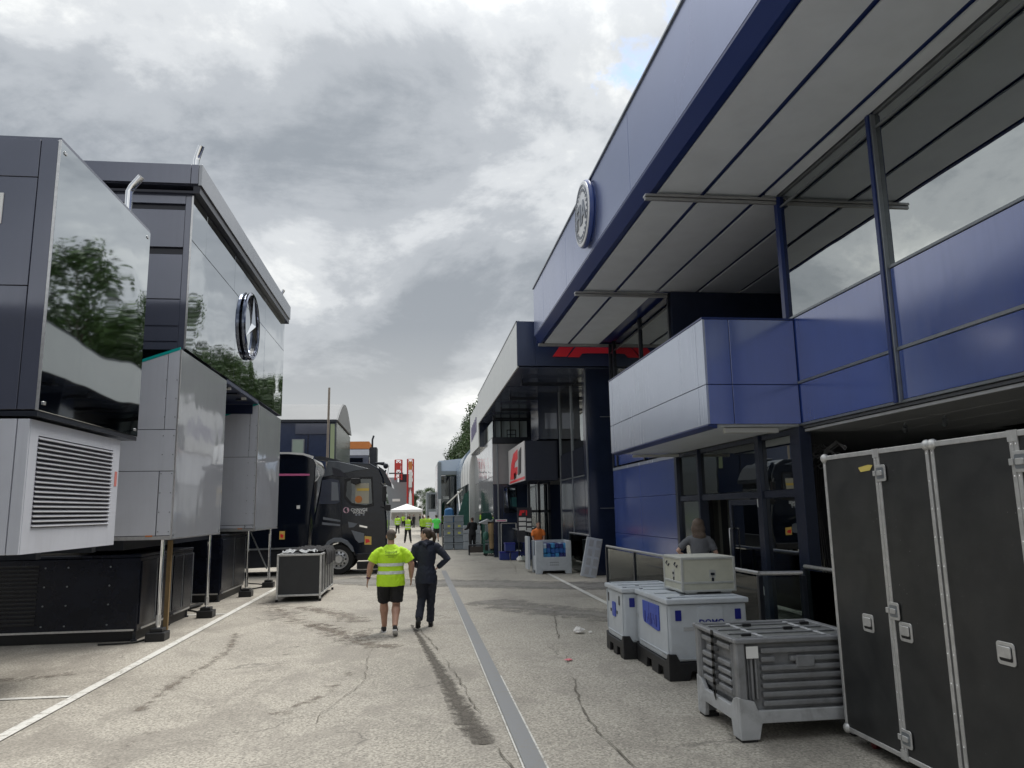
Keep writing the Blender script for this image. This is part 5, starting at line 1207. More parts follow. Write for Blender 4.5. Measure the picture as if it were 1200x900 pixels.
t = thing('small_grey_unit', 'low grey unit with dark upper window beyond the portal', 'building', (1.6, 82, 0))
B('wall', PG, t, .95, 3.0, 80, 88, 0, 4.0); B('window', GLASSD, t, 1.15, 2.4, 79.97, 79.99, 2.3, 3.8); B('roller_door', SILV, t, 1.2, 2.4, 79.95, 79.98, .1, 2.0)

# grey crates, trolley, tarps
def crate_stack(x, y, n, idx):
    words = ['left', 'right', 'rear'][idx]
    for k in range(n):
        z = k*.36
        t = thing('grey_stacking_crate', '%s grey crate in the %s column of the far crate stack' % (['bottom', 'second lowest', 'middle', 'second highest', 'top'][k], words), 'crate', (x, y, z), 'grey crates stacked beyond the two walkers')
        B('body', mat('crate_grey', (.22, .25, .28), .5, var=.1), t, x-.24, x+.24, y-.38, y+.38, z+.01, z+.34, bevel=.01)
        B('rim', MATS['portal_grey'], t, x-.26, x+.26, y-.40, y+.40, z+.27, z+.345, bevel=.006)
        if k in (2, 3) and idx < 2: B('yellow_sticker', mat('sticker_lime', (.55, .55, .12), .5), t, x-.06, x+.08, y-.395, y-.385, z+.10, z+.2)
crate_stack(1.66, 41.2, 5, 0); crate_stack(2.2, 41.0, 5, 1)
t = thing('blue_tarp_load', 'blue tarpaulin covered load behind the grey crate stack', 'covered load', (1.8, 43.5, 0))
build('tarp', MB().prism([(1.5, 43, 1.3), (1.55, 43, 2.15), (1.8, 43, 2.22), (2.0, 43, 2.16), (2.1, 43, 1.2)], (0, 1.0, 0)), TARP, t, bevel=.08); B('pallet', DARKM, t, 1.4, 2.4, 43, 44, 0, 1.28)
t = thing('green_net_panel', 'dark green net panel leaning up against the white motorhome', 'net panel', (2.6, 45, 0))
build('net', MB().prism([(2.1, 43.8, 1.0), (2.7, 43.8, 3.0), (2.9, 43.8, 3.1), (2.9, 43.8, .1), (2.3, 43.8, .1)], (0, .05, 0)), GREENP, t); build('net_pole', MB().tube((2.92, 43.8, 0), (2.92, 43.8, 3.15), .04), GREENP, t)
for i, (x, y, lab) in enumerate(((2.62, 40.6, 'pale grey box column right of the grey crate stack'), (3.0, 39.2, 'pale grey box column behind the dark clothed person'))):
    t = thing('pale_box_column', lab, 'boxes', (x, y, 0)); 
    for k in range(3): B('box', mat('pale_box_grey', (.36, .39, .42), .5, var=.1), t, x-.2, x+.2, y-.3, y+.3, .01+k*.42, .41+k*.42, bevel=.01)
t = thing('dark_bench', 'low dark bench by the dark clothed person', 'bench', (2.8, 35.5, 0))
B('seat', DARKM, t, 2.35, 3.25, 35.2, 35.7, .42, .47); B('side_board', mat('bench_board', (.06, .05, .045), .7), t, 2.37, 3.23, 35.2, 35.23, .12, .40)
for x in (2.38, 3.2):
    for y in (35.22, 35.66): B('leg', DARKM, t, x-.02, x+.02, y-.02, y+.02, 0, .42)
t = thing('green_trolley', 'green wire trolley loaded with cardboard and packaging', 'trolley', (3.3, 34.6, 0))
tf = MB()
for x in (3.0, 3.9):
    for y in (34.3, 34.9): tf.tube((x, y, .12), (x, y, 1.5 if x < 3.5 else 1.1), .022)
for z in (.2, .6, 1.0):
    for y in (34.3, 34.9): tf.tube((3.0, y, z), (3.9, y, z), .016)
    for x in (3.0, 3.9): tf.tube((x, 34.3, z), (x, 34.9, z), .016)
build('frame', tf, GREENP, t); B('deck', GREENP, t, 2.98, 3.92, 34.28, 34.92, .12, .17)
for x in (3.05, 3.85):
    for y in (34.32, 34.88): build('castor', MB().tube((x, y-.02, .06), (x, y+.02, .06), .06, n=12), RUBBER, t)
solo('cardboard_sheet', MB().prism([(3.22, 34.2, .33), (3.50, 34.2, .30), (3.44, 34.2, 1.5), (3.14, 34.2, 1.52)], (0, .05, 0)), CARD, 'upright brown cardboard sheet on the green trolley', 'cardboard', (3.3, 34.2, .3))
solo('foam_sheet', MB().prism([(2.75, 34.2, 1.46), (3.15, 34.2, 1.62), (3.4, 34.2, 1.50), (3.1, 34.2, 1.38)], (0, .5, .02)), mat('grey_foam', (.35, .36, .37), .7), 'crooked grey foam sheet on top of the green trolley', 'foam', (3.0, 34.2, 1.4), bevel=.01)
solo('packaging_bag', MB().ell((3.05, 34.1, .9), (.13, .1, .2)), GREENP, 'green bag hanging on the green trolley', 'bag', (3.05, 34.1, .8), smooth=True)
for i, (x, y, z) in enumerate(((3.55, 33.6, 0), (4.0, 33.5, 0), (3.75, 33.4, .36))):
    t = thing('blue_crate', ['blue crate on the ground by the green trolley', 'blue crate beside the glass railing end', 'topmost dark blue crate by the green trolley'][i], 'crate', (x, y-2.2, z)); B('body', mat('crate_blue', (.015, .035, .20), .4, var=.2), t, x-.2, x+.2, y-2.45, y-2.0, z+.01, z+.33, bevel=.01); B('rim', PDBLUE, t, x-.215, x+.215, y-2.465, y-1.985, z+.28, z+.34, bevel=.005)
solo('white_sack', MB().ell((3.95, 32.6, .17), (.17, .15, .17), 12, 8), PAP, 'crumpled white sack on the ground by the blue crates', 'sack', (3.95, 32.6, 0), smooth=True)
t = thing('display_frame', 'thin pale frame with a pink and white printed strip by the railing', 'frame', (3.9, 33, 0))
build('frame', MB().tube((3.6, 32.9, 1.45), (4.25, 32.9, 1.45), .022).tube((4.25, 32.9, 0), (4.25, 32.9, 1.45), .022).tube((3.6, 32.9, 0), (3.6, 32.9, 1.45), .018), ALU, t)
B('printed_strip', WHITE, t, 3.35, 3.85, 32.8, 32.86, 1.52, 1.62); build('pink_mark', MB().box(3.4, 3.8, 32.79, 32.799, 1.55, 1.59), PINK, t)

# power cables lying on the ground
def cable(label, pts, r=.016, mt=RUBBER):
    p_ = bez(pts, 7); return solo('power_cable', MB().path([(x, y, r+.004) for x, y in p_], r, 7), mt, label, 'cable', (pts[0][0], pts[0][1], 0), smooth=True)
cable('black power cable snaking out from under the silver pods to a leg foot', [(-5.4, 16.9), (-4.9, 17.3), (-4.5, 16.9), (-4.25, 16.4)])
cable('black cable loop on the ground beside the timber prop', [(-4.7, 14.9), (-4.42, 14.6), (-4.4, 13.9), (-4.5, 13.2), (-5.0, 13.1)])
cable('thin black cable running under the far silver pod', [(-5.3, 20.9), (-4.5, 21.6), (-4.3, 22.8), (-5.0, 23.6)])
# ================================================================== PEOPLE
SKIN = mat('skin', (.42, .24, .17), .5, var=.08, vs=20); SKIN2 = mat('skin_pale', (.55, .34, .26), .5, var=.06, vs=20)
HAIRB = mat('brown_hair', (.045, .028, .02), .55, var=.4, vs=60, bump=.004, bs=60); HAIRG = mat('grey_brown_hair', (.10, .08, .065), .7, var=.3, vs=80, bump=.003, bs=90)
HIVIS = mat('hi_vis_yellow', (.50, .80, .02), .65, var=.05, vs=8, bump=.010, bs=7); HIV2 = mat('hi_vis_lime', (.42, .70, .05), .7, var=.05); HIG = mat('hi_vis_green', (.10, .75, .12), .7)
REFL = mat('reflective_tape', (.68, .72, .70), .35, .1, var=.06, vs=20)
NAVYC = mat('navy_cloth', (.012, .016, .034), .75, var=.25, vs=9, bump=.012, bs=9); BLKC = mat('black_cloth_trousers', (.012, .012, .014), .85, var=.2, vs=10, bump=.01, bs=8)
GREYC = mat('grey_cloth', (.13, .135, .15), .85, var=.1, vs=10, bump=.008, bs=9); ORC = mat('orange_cloth', (.85, .22, .04), .7, var=.05)
SHOEB = mat('shoe_black', (.018, .018, .02), .55); SOLE = mat('shoe_sole_white', (.6, .6, .6), .6)
def ring_at(c, d, rx, ry, ref=Vector((1, 0, 0)), n=14):
    """elliptic ring round direction d; rx along ref, ry across"""
    d = d.normalized(); a = (ref-d*ref.dot(d))
    a = a.normalized() if a.length > 1e-3 else d.orthogonal().normalized(); b = d.cross(a)
    return [c+a*(rx*cos(2*pi*k/n))+b*(ry*sin(2*pi*k/n)) for k in range(n)]
def limb(mb, pts, rs, n=12, ref=Vector((1, 0, 0))):
    P = [Vector(p) for p in pts]; rings = []
    for i, p in enumerate(P):
        d = P[min(i+1, len(P)-1)]-P[max(i-1, 0)]; r = rs[i]; rx, ry = r if isinstance(r, tuple) else (r, r)
        rings.append(ring_at(p, d, rx, ry, ref, n))
    mb.loft(rings)
from mathutils import noise as mnoise
def fuse(name, mb, mt, parent, vox, it=3, label=None, fold=0.):
    me = bpy.data.meshes.new('tmp'); me.from_pydata([tuple(v) for v in mb.v], [], mb.f)
    bm = bmesh.new(); bm.from_mesh(me); bmesh.ops.recalc_face_normals(bm, faces=bm.faces); bm.to_mesh(me); bm.free()
    o = bpy.data.objects.new('tmp', me); COL.objects.link(o)
    r = o.modifiers.new('r', 'REMESH'); r.mode = 'VOXEL'; r.voxel_size = vox
    s = o.modifiers.new('s', 'SMOOTH'); s.factor = .5; s.iterations = it
    m2 = bpy.data.meshes.new_from_object(o.evaluated_get(bpy.context.evaluated_depsgraph_get()))
    bpy.data.objects.remove(o); m2.name = name
    if fold:
        nr = [v.normal.copy() for v in m2.vertices]
        for v, n in zip(m2.vertices, nr):
            c = v.co; q = Vector((c.x*7+c.z*3, c.y*7, c.z*11-abs(c.x)*9))
            f_ = mnoise.noise(q)*.6+mnoise.noise(q*2.3)*.3; f_ = 1-abs(f_)*3.2
            v.co += n*fold*(f_-.3)
    for p in m2.polygons: p.use_smooth = True
    m2.materials.clear(); q = link_mesh(name, m2, mt, parent); ORG[q.name] = Vector()
    if label: q['label'] = label
    return q
def V(*a): return Vector(a)
def person(loc, label, pose, rz=0., vox=.02, group=None, skin=SKIN, top=HIVIS, bottom=BLKC, hair=HAIRB, sleeve='short', legs='trousers', bulk=1.0, vest=False, shoes=SHOEB, hairstyle='short', head_turn=0., bands=None, scale=1., fingers=False, sit=False):
    t = thing('person', label, 'person', loc, group, rz); ORG[t.name] = Vector(); t.scale = (scale,)*3
    p = dict(hip=.90, sh=1.40, neck=1.47, head=(0, .02, 1.585))
    p.update(pose); bk = bulk
    lean = p.get('lean', 0.0)
    def tz(z, x=0, y=0): return V(x, y+lean*(z-.9), z)
    SHL, SHR = tz(1.385, -.185*min(bk, 1.12)), tz(1.385, .185*min(bk, 1.12))
    arms = {}
    for s, key, sh in ((-1, 'aL', SHL), (1, 'aR', SHR)):
        e, w_ = p[key]; arms[s] = (sh, V(*e), V(*w_))
    lg = {}
    for s, key in ((-1, 'lL'), (1, 'lR')):
        k, a = p[key]; lg[s] = (V(.10*s*min(bk, 1.1), 0, .88), V(*k), V(*a))
    body = MB()
    # torso
    tr = [(.80, .150, .11), (.90, .165*bk, .115*bk), (1.02, .145*bk, .105*bk), (1.15, .150*bk, .110*bk), (1.28, .165*bk, .115*bk), (1.38, .165, .09), (1.44, .09, .065)]
    body.loft([ring_at(tz(z), V(0, lean, 1), rx, ry) for z, rx, ry in tr])
    limb(body, [tz(1.42), tz(1.50, 0, .01), tz(1.54, 0, .015)], [(.062, .06), (.055, .055), (.055, .055)])
    hd = V(*p['head'])+V(0, lean*.68, 0); ca, sa = cos(head_turn), sin(head_turn)
    def hp(x, y, z): return hd+V(x*ca-y*sa, x*sa+y*ca, z)
    def hell(mb, c, r, n=16, m=11):
        q = MB().ell((0, 0, 0), r, n, m); mb.add([hp(v[0]+c[0], v[1]+c[1], v[2]+c[2]) for v in q.v], q.f)
    hell(body, (0, -.005, .025), (.074, .092, .088)); hell(body, (0, .025, -.045), (.056, .068, .062)); hell(body, (0, .082, -.09), (.025, .02, .018))
    hell(body, (0, .098, -.012), (.013, .022, .026), 8, 6); hell(body, (0, .085, -.055), (.024, .014, .010), 8, 6)
    for s in (-1, 1): hell(body, (.078*s, .0, -.005), (.012, .022, .034), 8, 6)
    for s in (-1, 1):
        sh, e, w_ = arms[s]
        limb(body, [sh+V(-.03*s, 0, -.03), sh.lerp(e, .3), e, e.lerp(w_, .35), w_], [.050, .052*bk, .042*bk, .042*bk, .028])
        # hand: palm, four bent fingers, thumb off the side
        d = (w_-e).normalized(); side_ = V(0, 1, 0)-d*d.y; side_.normalize(); inn = d.cross(side_)*s; inn.normalize()
        pc = w_+d*.05
        limb(body, [w_, w_+d*.03, w_+d*.085], [(.026, .017), (.038, .016), (.038, .013)], 10, side_)
        if fingers:
            for i, L in enumerate((.066, .076, .070, .054)):
                b0 = w_+d*.082+side_*(.029-.0195*i); mid = b0+d*L*.5; tip = mid+(d*.75-inn*.5*1).normalized()*L*.5
                limb(body, [b0-d*.01, mid, tip], [.0095, .0088, .007], 8)
            tb = w_+d*.025+side_*.030
            limb(body, [tb, tb+(d*.7+side_*.6).normalized()*.035, tb+(d*.9+side_*.35).normalized()*.070], [.012, .010, .008], 8)
        else: limb(body, [w_+d*.08, w_+d*.13, w_+d*.165-inn*.01], [(.036, .013), (.034, .012), (.02, .009)], 8, side_)
    for s in (-1, 1):
        h, k, a = lg[s]
        limb(body, [h, h.lerp(k, .35), k, k.lerp(a, .25)+V(0, -.012, 0), k.lerp(a, .5)+V(0, -.008, 0), a], [.088*bk, .080*bk, .052*bk, .060*bk, .047*bk, .034*bk])
    b = fuse('body', body, skin, t, .0075 if fingers else vox, 4 if fingers else 2)
    # hair
    hm = MB()
    if hairstyle == 'short':
        hell(hm, (0, -.014, .038), (.079, .093, .084)); hell(hm, (0, -.045, -.015), (.068, .055, .055))
    elif hairstyle == 'long':
        hell(hm, (0, -.022, .034), (.102, .112, .10)); hell(hm, (0, -.060, -.05), (.122, .075, .12)); hell(hm, (.01, -.075, -.16), (.118, .06, .11))
    else:
        hell(hm, (0, -.020, .036), (.086, .099, .090)); hell(hm, (0, -.055, -.015), (.070, .055, .065)); hell(hm, (.0, -.115, .03), (.036, .038, .036))
        q = [hp(0, -.135, .02), hp(.012, -.155, -.05), hp(.018, -.135, -.13), hp(.01, -.11, -.19)]
        limb(hm, q, [.032, .038, .030, .012], 8)
    if hairstyle != 'cap': fuse('hair', hm, hair, t, .012 if fingers else vox, 2)
    # legs clothing
    lm = MB()
    lm.loft([ring_at(tz(z), V(0, 0, 1), rx*bk, ry*bk) for z, rx, ry in ((.80, .150, .108), (.90, .160, .115), (.97, .155, .112))])
    for s in (-1, 1):
        h, k, a = lg[s]
        if legs == 'shorts': limb(lm, [h, h.lerp(k, .4), h.lerp(k, .86)], [(.098*bk, .112*bk), (.094*bk, .106*bk), (.086*bk, .094*bk)])
        else: limb(lm, [h, h.lerp(k, .4), k, k.lerp(a, .5), a+V(0, -.005, -.01)], [.105*bk, .098*bk, .076, .070, .066])
    fuse('shorts' if legs == 'shorts' else 'trousers', lm, bottom, t, .010 if fingers else vox, 3, None, .008)
    # shoes
    for s in (-1, 1):
        a = lg[s][2]; pt = p.get('toeL' if s < 0 else 'toeR', 0.)
        sm = MB(); dy = cos(pt); dz = sin(pt)
        def fp(y, z): return a+V(.012*s*(y > 0), y*dy-z*dz, y*dz+z*dy)
        limb(sm, [fp(-.065, -.05), fp(-.02, -.035), fp(.05, -.045), (fp(.12, -.06)), fp(.175, -.07)], [(.034, .040), (.040, .055), (.045, .042), (.046, .03), (.030, .018)], 10)
        sh = fuse('shoe', sm, shoes, t, .012 if fingers else vox, 1)
        sl = MB(); sl.loft([[fp(y, z)+V(x*w_, 0, 0) for x, z in ((-1, -.098), (1, -.098), (1, -.078), (-1, -.078))] for y, w_ in ((-.10, .028), (-.04, .038), (.06, .042), (.13, .044), (.19, .022))])
        o = build('sole', sl, SOLE if shoes is SHOEB and legs == 'shorts' else RUBBER, None); o.parent = sh
    # upper clothing
    um = MB(); hz = p.get('hem', .82); g_ = .022
    prof = [(hz, .190*bk, .148*bk), (.95, .186*bk, .142*bk), (1.08, .168*bk, .125*bk), (1.2, .175*bk, .130*bk), (1.31, .182*min(bk, 1.15), .130*bk), (1.385, .172, .108), (1.435, .115, .088), (1.465, .075, .070)]
    if p.get('waist'): prof[2] = (1.06, .142, .115)
    um.loft([ring_at(tz(z), V(0, lean, 1), rx, ry, n=20) for z, rx, ry in prof])
    for s in (-1, 1):
        sh, e, w_ = arms[s]; st_ = sh+V(-.05*s, 0, .005)
        if vest: limb(um, [st_+V(0, 0, -.02), sh+V(.01*s, 0, -.025)], [.078, .072])
        elif sleeve == 'short': limb(um, [st_+V(-.02*s, 0, -.02), sh+V(-.01*s, 0, -.030), sh.lerp(e, .35), sh.lerp(e, .80)], [.066, .066, .066*bk, .071*bk])
        else: limb(um, [st_, sh, sh.lerp(e, .5), e, e.lerp(w_, .5), w_+(w_-e).normalized()*.01], [.085, .078, .070, .062, .054, .044])
    tp = fuse({'short': 'shirt', 'long': 'jacket'}[sleeve] if not vest else 'vest', um, top, t, .010 if fingers else vox, 3, None, .006)
    if vest:
        um = MB()
        um.loft([ring_at(tz(z), V(0, lean, 1), rx*.92, ry*.9, n=16) for z, rx, ry in prof])
        for s in (-1, 1):
            sh, e, w_ = arms[s]; limb(um, [sh+V(-.05*s, 0, .0), sh, e, w_], [.07, .064, .055, .04])
        fuse('jacket', um, BLKC, t, vox, 2)
    if bands:
        for (z0, z1) in bands:
            # tape follows the cloth: faces of the shirt mesh in the height range, pushed out
            me = tp.data; vs = []; fs = []; idx = {}
            for f in me.polygons:
                c = f.center
                if z0 <= c.z <= z1 and abs(c.x) < .19*bk and all(abs(me.vertices[i].co.x) < .24*bk for i in f.vertices) and (abs(c.x) < .155*bk or f.normal.z < .6):
                    q = []
                    for i in f.vertices:
                        if i not in idx: idx[i] = len(vs); v = me.vertices[i]; vs.append(tuple(v.co+v.normal*.0045))
                        q.append(idx[i])
                    fs.append(q)
            if fs:
                bme = bpy.data.meshes.new('reflective_band'); bme.from_pydata(vs, [], fs); o = link_mesh('reflective_band', bme, REFL, tp)
                for pp in bme.polygons: pp.use_smooth = True
    return t, tp, b, hp
walk_m = dict(aL=((-.335, -.02, 1.13), (-.375, .05, .90)), aR=((.345, .0, 1.13), (.345, .10, .90)), lL=((-.105, .17, .48), (-.095, .30, .095)), lR=((.095, .05, .47), (.070, -.24, .16)), hem=.79, toeL=.06, toeR=-.45, head=(0, .03, 1.60))
man, shirt, mbody, _ = person((-.44, 13.15, 0), 'stocky man in hi-vis yellow t-shirt and black shorts walking away', walk_m, 0.05, fingers=True, bulk=1.26, top=HIVIS, bottom=BLKC, legs='shorts', hair=HAIRG, skin=SKIN, bands=[(1.115, 1.165), (.985, 1.035)])
def shirt_text(s, z, size):
    cu = bpy.data.curves.new('t', 'FONT'); cu.body = s; cu.size = size; cu.align_x = 'CENTER'; cu.align_y = 'CENTER'; cu.resolution_u = 2; cu.extrude = .001
    to = bpy.data.objects.new('t', cu); COL.objects.link(to); me = bpy.data.meshes.new_from_object(to.evaluated_get(bpy.context.evaluated_depsgraph_get())); bpy.data.objects.remove(to)
    dg = bpy.context.evaluated_depsgraph_get()
    for v in me.vertices:
        x, zz = v.co.x, z+v.co.y
        ok, hit, nrm, _ = shirt.ray_cast(Vector((x, -1, zz)), Vector((0, 1, 0)))
        v.co = Vector((x, (hit.y if ok else -.17)-.004-v.co.z, zz))
    me.materials.clear(); link_mesh('back_print', me, mat('print_dark_green', (.05, .09, .02), .7), shirt)
bpy.context.view_layer.update()
shirt_text('Support', 1.345, .062)
for z, n in ((1.298, 9), (1.268, 5)):
    for k in range(n):
        x = (k-(n-1)/2)*.021; ok, hit, nrm, _ = shirt.ray_cast(Vector((x, -1, z)), Vector((0, 1, 0)))
        if ok: build('print_mark', MB().box(x-.007, x+.007, hit.y-.005, hit.y-.001, z-.005, z+.005), MATS['print_dark_green'], None).parent = shirt
w_ = build('wristband', MB().tube((-.366, .033, .945), (-.371, .042, .920), .036, n=14), mat('purple_band', (.06, .01, .05), .5), None); w_.parent = man
walk_w = dict(aL=((-.245, .02, 1.12), (-.16, .20, 1.05)), aR=((.375, -.03, 1.17), (.215, .06, 1.03)), lL=((-.075, .06, .48), (-.13, -.24, .19)), lR=((.085, .10, .48), (.075, .16, .095)), hem=.76, waist=True, toeL=-.55, toeR=0., head=(0, .02, 1.60))
wom, jk, wb, hp_ = person((.16, 13.75, 0), 'woman with dark ponytail in navy jacket and trousers walking away, head turned left', walk_w, 0.0, fingers=True, bulk=.98, top=NAVYC, bottom=mat('navy_trousers', (.012, .015, .028), .8, bump=.01, bs=7), sleeve='long', hair=HAIRB, skin=SKIN2, hairstyle='pony', head_turn=radians(68))
hd = MB()
for k in range(9):
    a = pi*k/8-pi; 
rg = []
for k in range(13):
    a = -pi*k/12; rg.append(V(.115*cos(a), .085*sin(a)+.0, 1.455+.02*sin(-a)))
limb(hd, rg, [(.03, .03)]*13, 8); limb(hd, [V(-.05, -.08, 1.45), V(0, -.12, 1.41), V(.05, -.08, 1.45)], [.04, .05, .04], 8)
limb(hd, [V(-.16, -.02, 1.43), V(-.09, -.02, 1.46), V(0, -.03, 1.48), V(.08, -.02, 1.46), V(.14, -.02, 1.43)], [.035, .045, .05, .045, .035], 10)
fuse('hood', hd, NAVYC, wom, .012, 2)
for s in (-1,):
    build('eye', MB().ell(tuple(hp_(.032*s*-1, .082, .008)), (.010, .010, .008), 8, 6), mat('eye_dark', (.02, .015, .012), .3), None).parent = wom
    build('eyebrow', MB().ell(tuple(hp_(.032*s*-1, .084, .032)), (.016, .010, .004), 8, 6), HAIRB, None).parent = wom
stand = dict(aL=((-.24, 0, 1.12), (-.23, .08, .88)), aR=((.24, 0, 1.12), (.22, .1, .9)), lL=((-.11, .02, .47), (-.14, 0, .09)), lR=((.11, .02, .47), (.14, .02, .09)))
reach = dict(aL=((-.27, .02, 1.15), (-.30, .25, 1.10)), aR=((.25, .05, 1.12), (.16, .28, 1.08)), lL=((-.10, .02, .47), (-.10, 0, .09)), lR=((.10, .02, .47), (.12, .02, .09)))
onhip = dict(aL=((-.36, -.05, 1.17), (-.19, .04, 1.02)), aR=((.27, 0, 1.13), (.20, .15, 1.0)), lL=((-.10, .03, .47), (-.09, 0, .09)), lR=((.10, .02, .47), (.14, .02, .09)))
wide = dict(aL=((-.24, 0, 1.12), (-.12, .18, 1.05)), aR=((.25, .02, 1.12), (.14, .2, 1.02)), lL=((-.14, .02, .47), (-.19, 0, .09)), lR=((.14, .02, .47), (.19, .02, .09)))
person((4.72, 12.45, .10), 'person with long brown hair in grey t-shirt outside the glass entrance', onhip, radians(-25), .016, top=GREYC, bottom=BLKC, hairstyle='long', hair=mat('auburn_hair', (.10, .070, .052), .6, var=.3, vs=50, bump=.004, bs=60), skin=SKIN2, bulk=.88, scale=1.0)
bend = dict(aL=((-.2, .2, 1.15), (-.15, .35, .95)), aR=((.2, .2, 1.15), (.15, .35, .95)), lL=((-.10, .05, .47), (-.12, 0, .09)), lR=((.10, .05, .47), (.12, .02, .09)), lean=.35)
person((4.05, 25.7, .0), 'person in orange top leaning behind the open pale grey crate', bend, radians(180), .025, top=ORC, bottom=NAVYC, hairstyle='short', scale=.95)
VB = [(1.10, 1.16), (.93, .99)]
person((-.62, 51.3, 0), 'person in yellow hi-vis vest and dark trousers standing mid street beyond walkers', wide, 0, .025, top=HIV2, vest=True, bands=VB, scale=1.04)
person((-1.85, 73, 0), 'person in hi-vis top far left of the street beside the lorry front', stand, .2, .03, top=HIV2, bottom=BLKC, sleeve='long', bands=VB)
person((-1.9, 104, 0), 'small distant person in pale hi-vis top in front of the marquee', stand, 2.9, .035, top=HIV2, bottom=BLKC)
person((.82, 57.5, 0), 'person in yellow hi-vis jacket left of the green shirted person', stand, .1, .03, top=HIV2, bottom=BLKC, sleeve='long', bands=VB, scale=1.03)
person((.45, 62, 0), 'person in hi-vis half hidden behind the woman walking away', stand, -.2, .03, top=HIV2, bottom=BLKC, sleeve='long')
person((1.28, 52, 0), 'person in bright green shirt and black shorts by the grey crates', reach, .1, .025, top=HIG, bottom=BLKC, legs='shorts', skin=SKIN2, scale=1.06)
person((2.7, 44.6, 0), 'person in hi-vis vest standing beside the pale grey box column', stand, 2.9, .03, top=HIV2, vest=True, bands=VB, scale=1.0)
person((2.72, 38.0, 0), 'person in long black clothes standing by the low dark bench', reach, .4, .025, top=BLKC, bottom=BLKC, sleeve='long', scale=1.0)
random.seed(21)
for i, (x, y, mt_, lab) in enumerate(((-1.0, 98, BLKC, 'distant dark clothed person in front of the white marquee'), (-.45, 99, BLKC, 'distant dark clothed person right of the marquee centre'), (.35, 101, BLKC, 'distant dark clothed person by the marquee right pole'), (.75, 100, mat('maroon_cloth', (.2, .03, .05), .8), 'distant person in maroon near the marquee'), (1.15, 97, RTILE, 'distant person in red near the small grey unit'), (1.45, 98.5, mat('salmon_cloth', (.5, .18, .12), .8), 'distant person in salmon pink beside the small grey unit'), (.1, 110, GREYC, 'distant grey clothed person behind the marquee'), (-2.5, 96, BLKC, 'distant dark clothed person left of the marquee'), (1.0, 90, HIV2, 'distant person in hi-vis near the small grey unit'))):
    person((x, y, 0), lab, stand, random.uniform(-3, 3), .045, top=mt_, bottom=BLKC, sleeve='long', scale=random.uniform(.96, 1.05), group='distant people at the end of the street')

# ================================================================== TREES
def leaf_mat(name, c0, c1):
    mt = bpy.data.materials.new(name); mt.use_nodes = True; g = NG(mt.node_tree); b = mt.node_tree.nodes['Principled BSDF']
    tc = g.n('ShaderNodeTexCoord'); g.l(g.ramp(g.noise(tc.outputs['Object'], .9, 4, .6), [(.35, c0), (.65, c1)]), b.inputs['Base Color'])
    b.inputs['Roughness'].default_value = .55; b.inputs['Specular IOR Level'].default_value = .3
    return mt
LF = [leaf_mat('dark_leaves', (.020, .042, .012), (.048, .090, .022)), leaf_mat('mid_leaves', (.032, .070, .016), (.075, .135, .03))]
BARK = mat('bark', (.09, .07, .05), .9, var=.3, vs=12, bump=.02, bs=8)
def make_tree(seed, H, W, label, loc, lf, group, nclump=85, per=95, leaf=.30):
    random.seed(seed); t = thing('broadleaf_tree', label, 'tree', loc, group)
    O = Vector(loc)
    tk = MB(); tk.path([O+V(0, 0, 0), O+V(.1, 0, H*.2), O+V(-.1, .1, H*.45), O+V(.1, 0, H*.75)], [.32, .26, .18, .06], 8)
    cl = []
    for k in range(nclump):
        u = random.random(); z = H*(.22+.76*u); prof = sin(pi*min(1, (u*.82+.14)))**.6
        a = random.uniform(0, 2*pi); rr = W*.5*prof*random.uniform(.35, 1.0)
        cl.append((V(rr*cos(a), rr*sin(a), z), random.uniform(.6, 1.25)*W/7.5))
    for c, s in cl[::5]:
        z0 = max(H*.2, c.z-H*.18); tk.path([O+V(0, 0, z0), O+c*.5+V(0, 0, z0*.5+.3), O+c], [.09, .05, .02], 5)
    build('trunk', tk, BARK, t, smooth=True)
    vs = []; fs = []
    for c, s in cl:
        for j in range(per):
            d = Vector((random.gauss(0, 1), random.gauss(0, 1), random.gauss(0, .75))); d.normalize(); p = O+c+d*s*random.uniform(.55, 1.05)
            n = (d+Vector((random.uniform(-.8, .8), random.uniform(-.8, .8), random.uniform(-.2, 1)))).normalized()
            a = n.orthogonal().normalized(); b = n.cross(a); an = random.uniform(0, 2*pi); a, b = a*cos(an)+b*sin(an), b*cos(an)-a*sin(an)
            l = leaf*random.uniform(.6, 1.3); i0 = len(vs)
            vs += [p-a*l*.5, p+b*l*.28, p+a*l*.5, p-b*l*.28]; fs.append((i0, i0+1, i0+2, i0+3))
    me = bpy.data.meshes.new('crown'); me.from_pydata([tuple(v-O) for v in vs], [], fs)
    link_mesh('crown', me, lf, t)
    return t
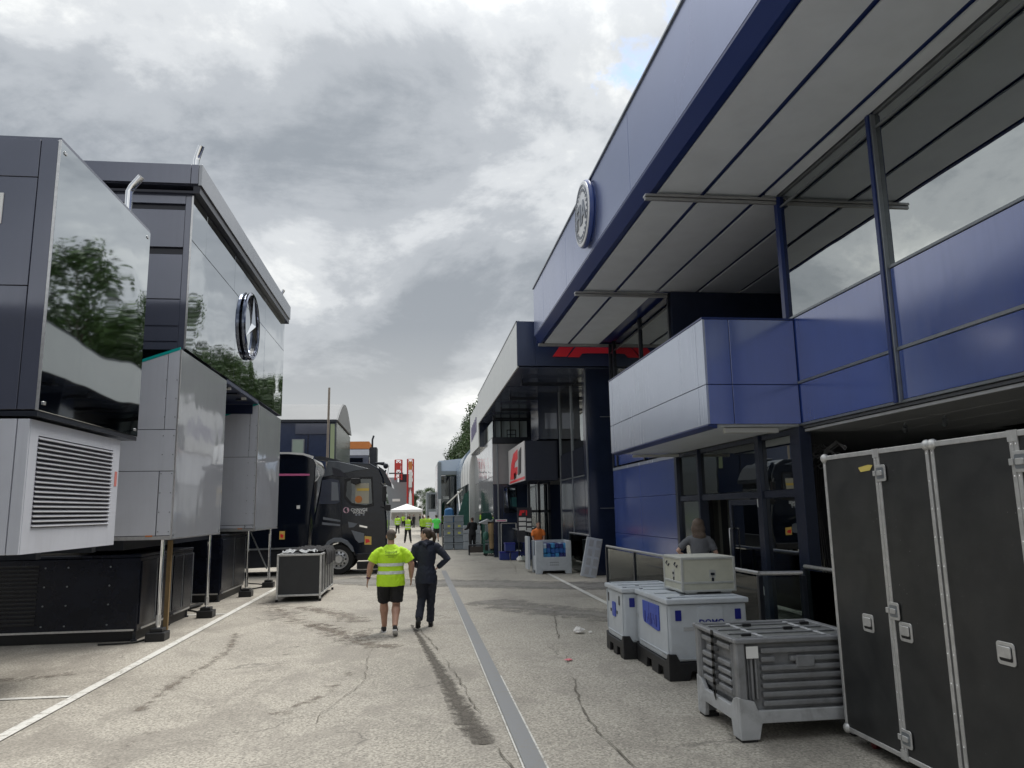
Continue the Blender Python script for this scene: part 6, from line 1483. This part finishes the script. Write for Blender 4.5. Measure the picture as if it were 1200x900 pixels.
protos = [make_tree(s, H, W, lab, (x, y, 0), lf, 'trees in the row behind the right hand buildings') for s, H, W, lab, x, y, lf in (
    (1, 13, 8.5, 'broad dark leafed tree behind the navy building', 17, 34, LF[0]),
    (2, 14.5, 7.5, 'taller mid green tree behind the navy building', 18.5, 41, LF[1]),
    (3, 12.5, 9, 'low broad tree behind the blue building', 17.5, 26, LF[0]))]
random.seed(4)
k = 0
ORDN = ['fourth', 'fifth', 'sixth', 'seventh', 'eighth', 'ninth', 'tenth', 'eleventh', 'twelfth', 'thirteenth', 'fourteenth', 'fifteenth', 'sixteenth', 'seventeenth', 'eighteenth', 'nineteenth', 'twentieth', 'last but four', 'last but three', 'last but two', 'last but one', 'last']
for y in list(range(48, 130, 6))+list(range(134, 200, 8)):
    if k >= len(ORDN): break
    x = max(12.0, 17-(y-48)*.09)+random.uniform(-.5, 1.5); sc = 1.5+random.uniform(-.14, .14)
    dup(protos[k % 3], (x, y+random.uniform(-1.5, 1.5), 0), random.uniform(0, 6.2), ORDN[k]+' tree, counting from the near end, in the row behind the right buildings', (sc*.85, sc*.85, sc)); k += 1
for j, y in enumerate(range(44, 108, 6)):
    dup(protos[(j+1) % 3], (21.5-(y-44)*.08, y+2, 0), j*1.7, ORDN[j]+' tree, counting from the near end, of the rear row behind the right buildings', (1.3, 1.3, 1.12+.05*(j % 3)))
for p_ in protos: p_.scale = (1.2, 1.2, 1.4)
for i, (x, y, s) in enumerate(((11.2, 168, 1.35), (14.5, 176, 1.5), (13.4, 190, 1.6), (10.9, 160, .8), (9.8, 171, .75))):
    dup(protos[i % 3], (x, y, 0), i*1.3, ['tall tree showing above the far roofs left of the navy canopy', 'tall tree beside the one above the far roofs', 'far tree crown behind the tallest far trees', 'smaller tree at the left foot of the tall far trees', 'lowest tree left of the tall far trees'][i], s)
for i, (x, y, s) in enumerate(((.6, 172, .52), (2.6, 168, .50), (4.2, 165, .55), (-1.6, 180, .5), (5.2, 160, .6), (6.8, 158, .75))):
    dup(protos[i % 3], (x, y, 0), i*.9, ['far tree right of the tall red mast', 'far tree above the small grey unit', 'far tree behind the small grey unit', 'far tree behind the red masts', 'far tree behind the grey portal unit', 'far tree left behind the portal screen'][i], s)
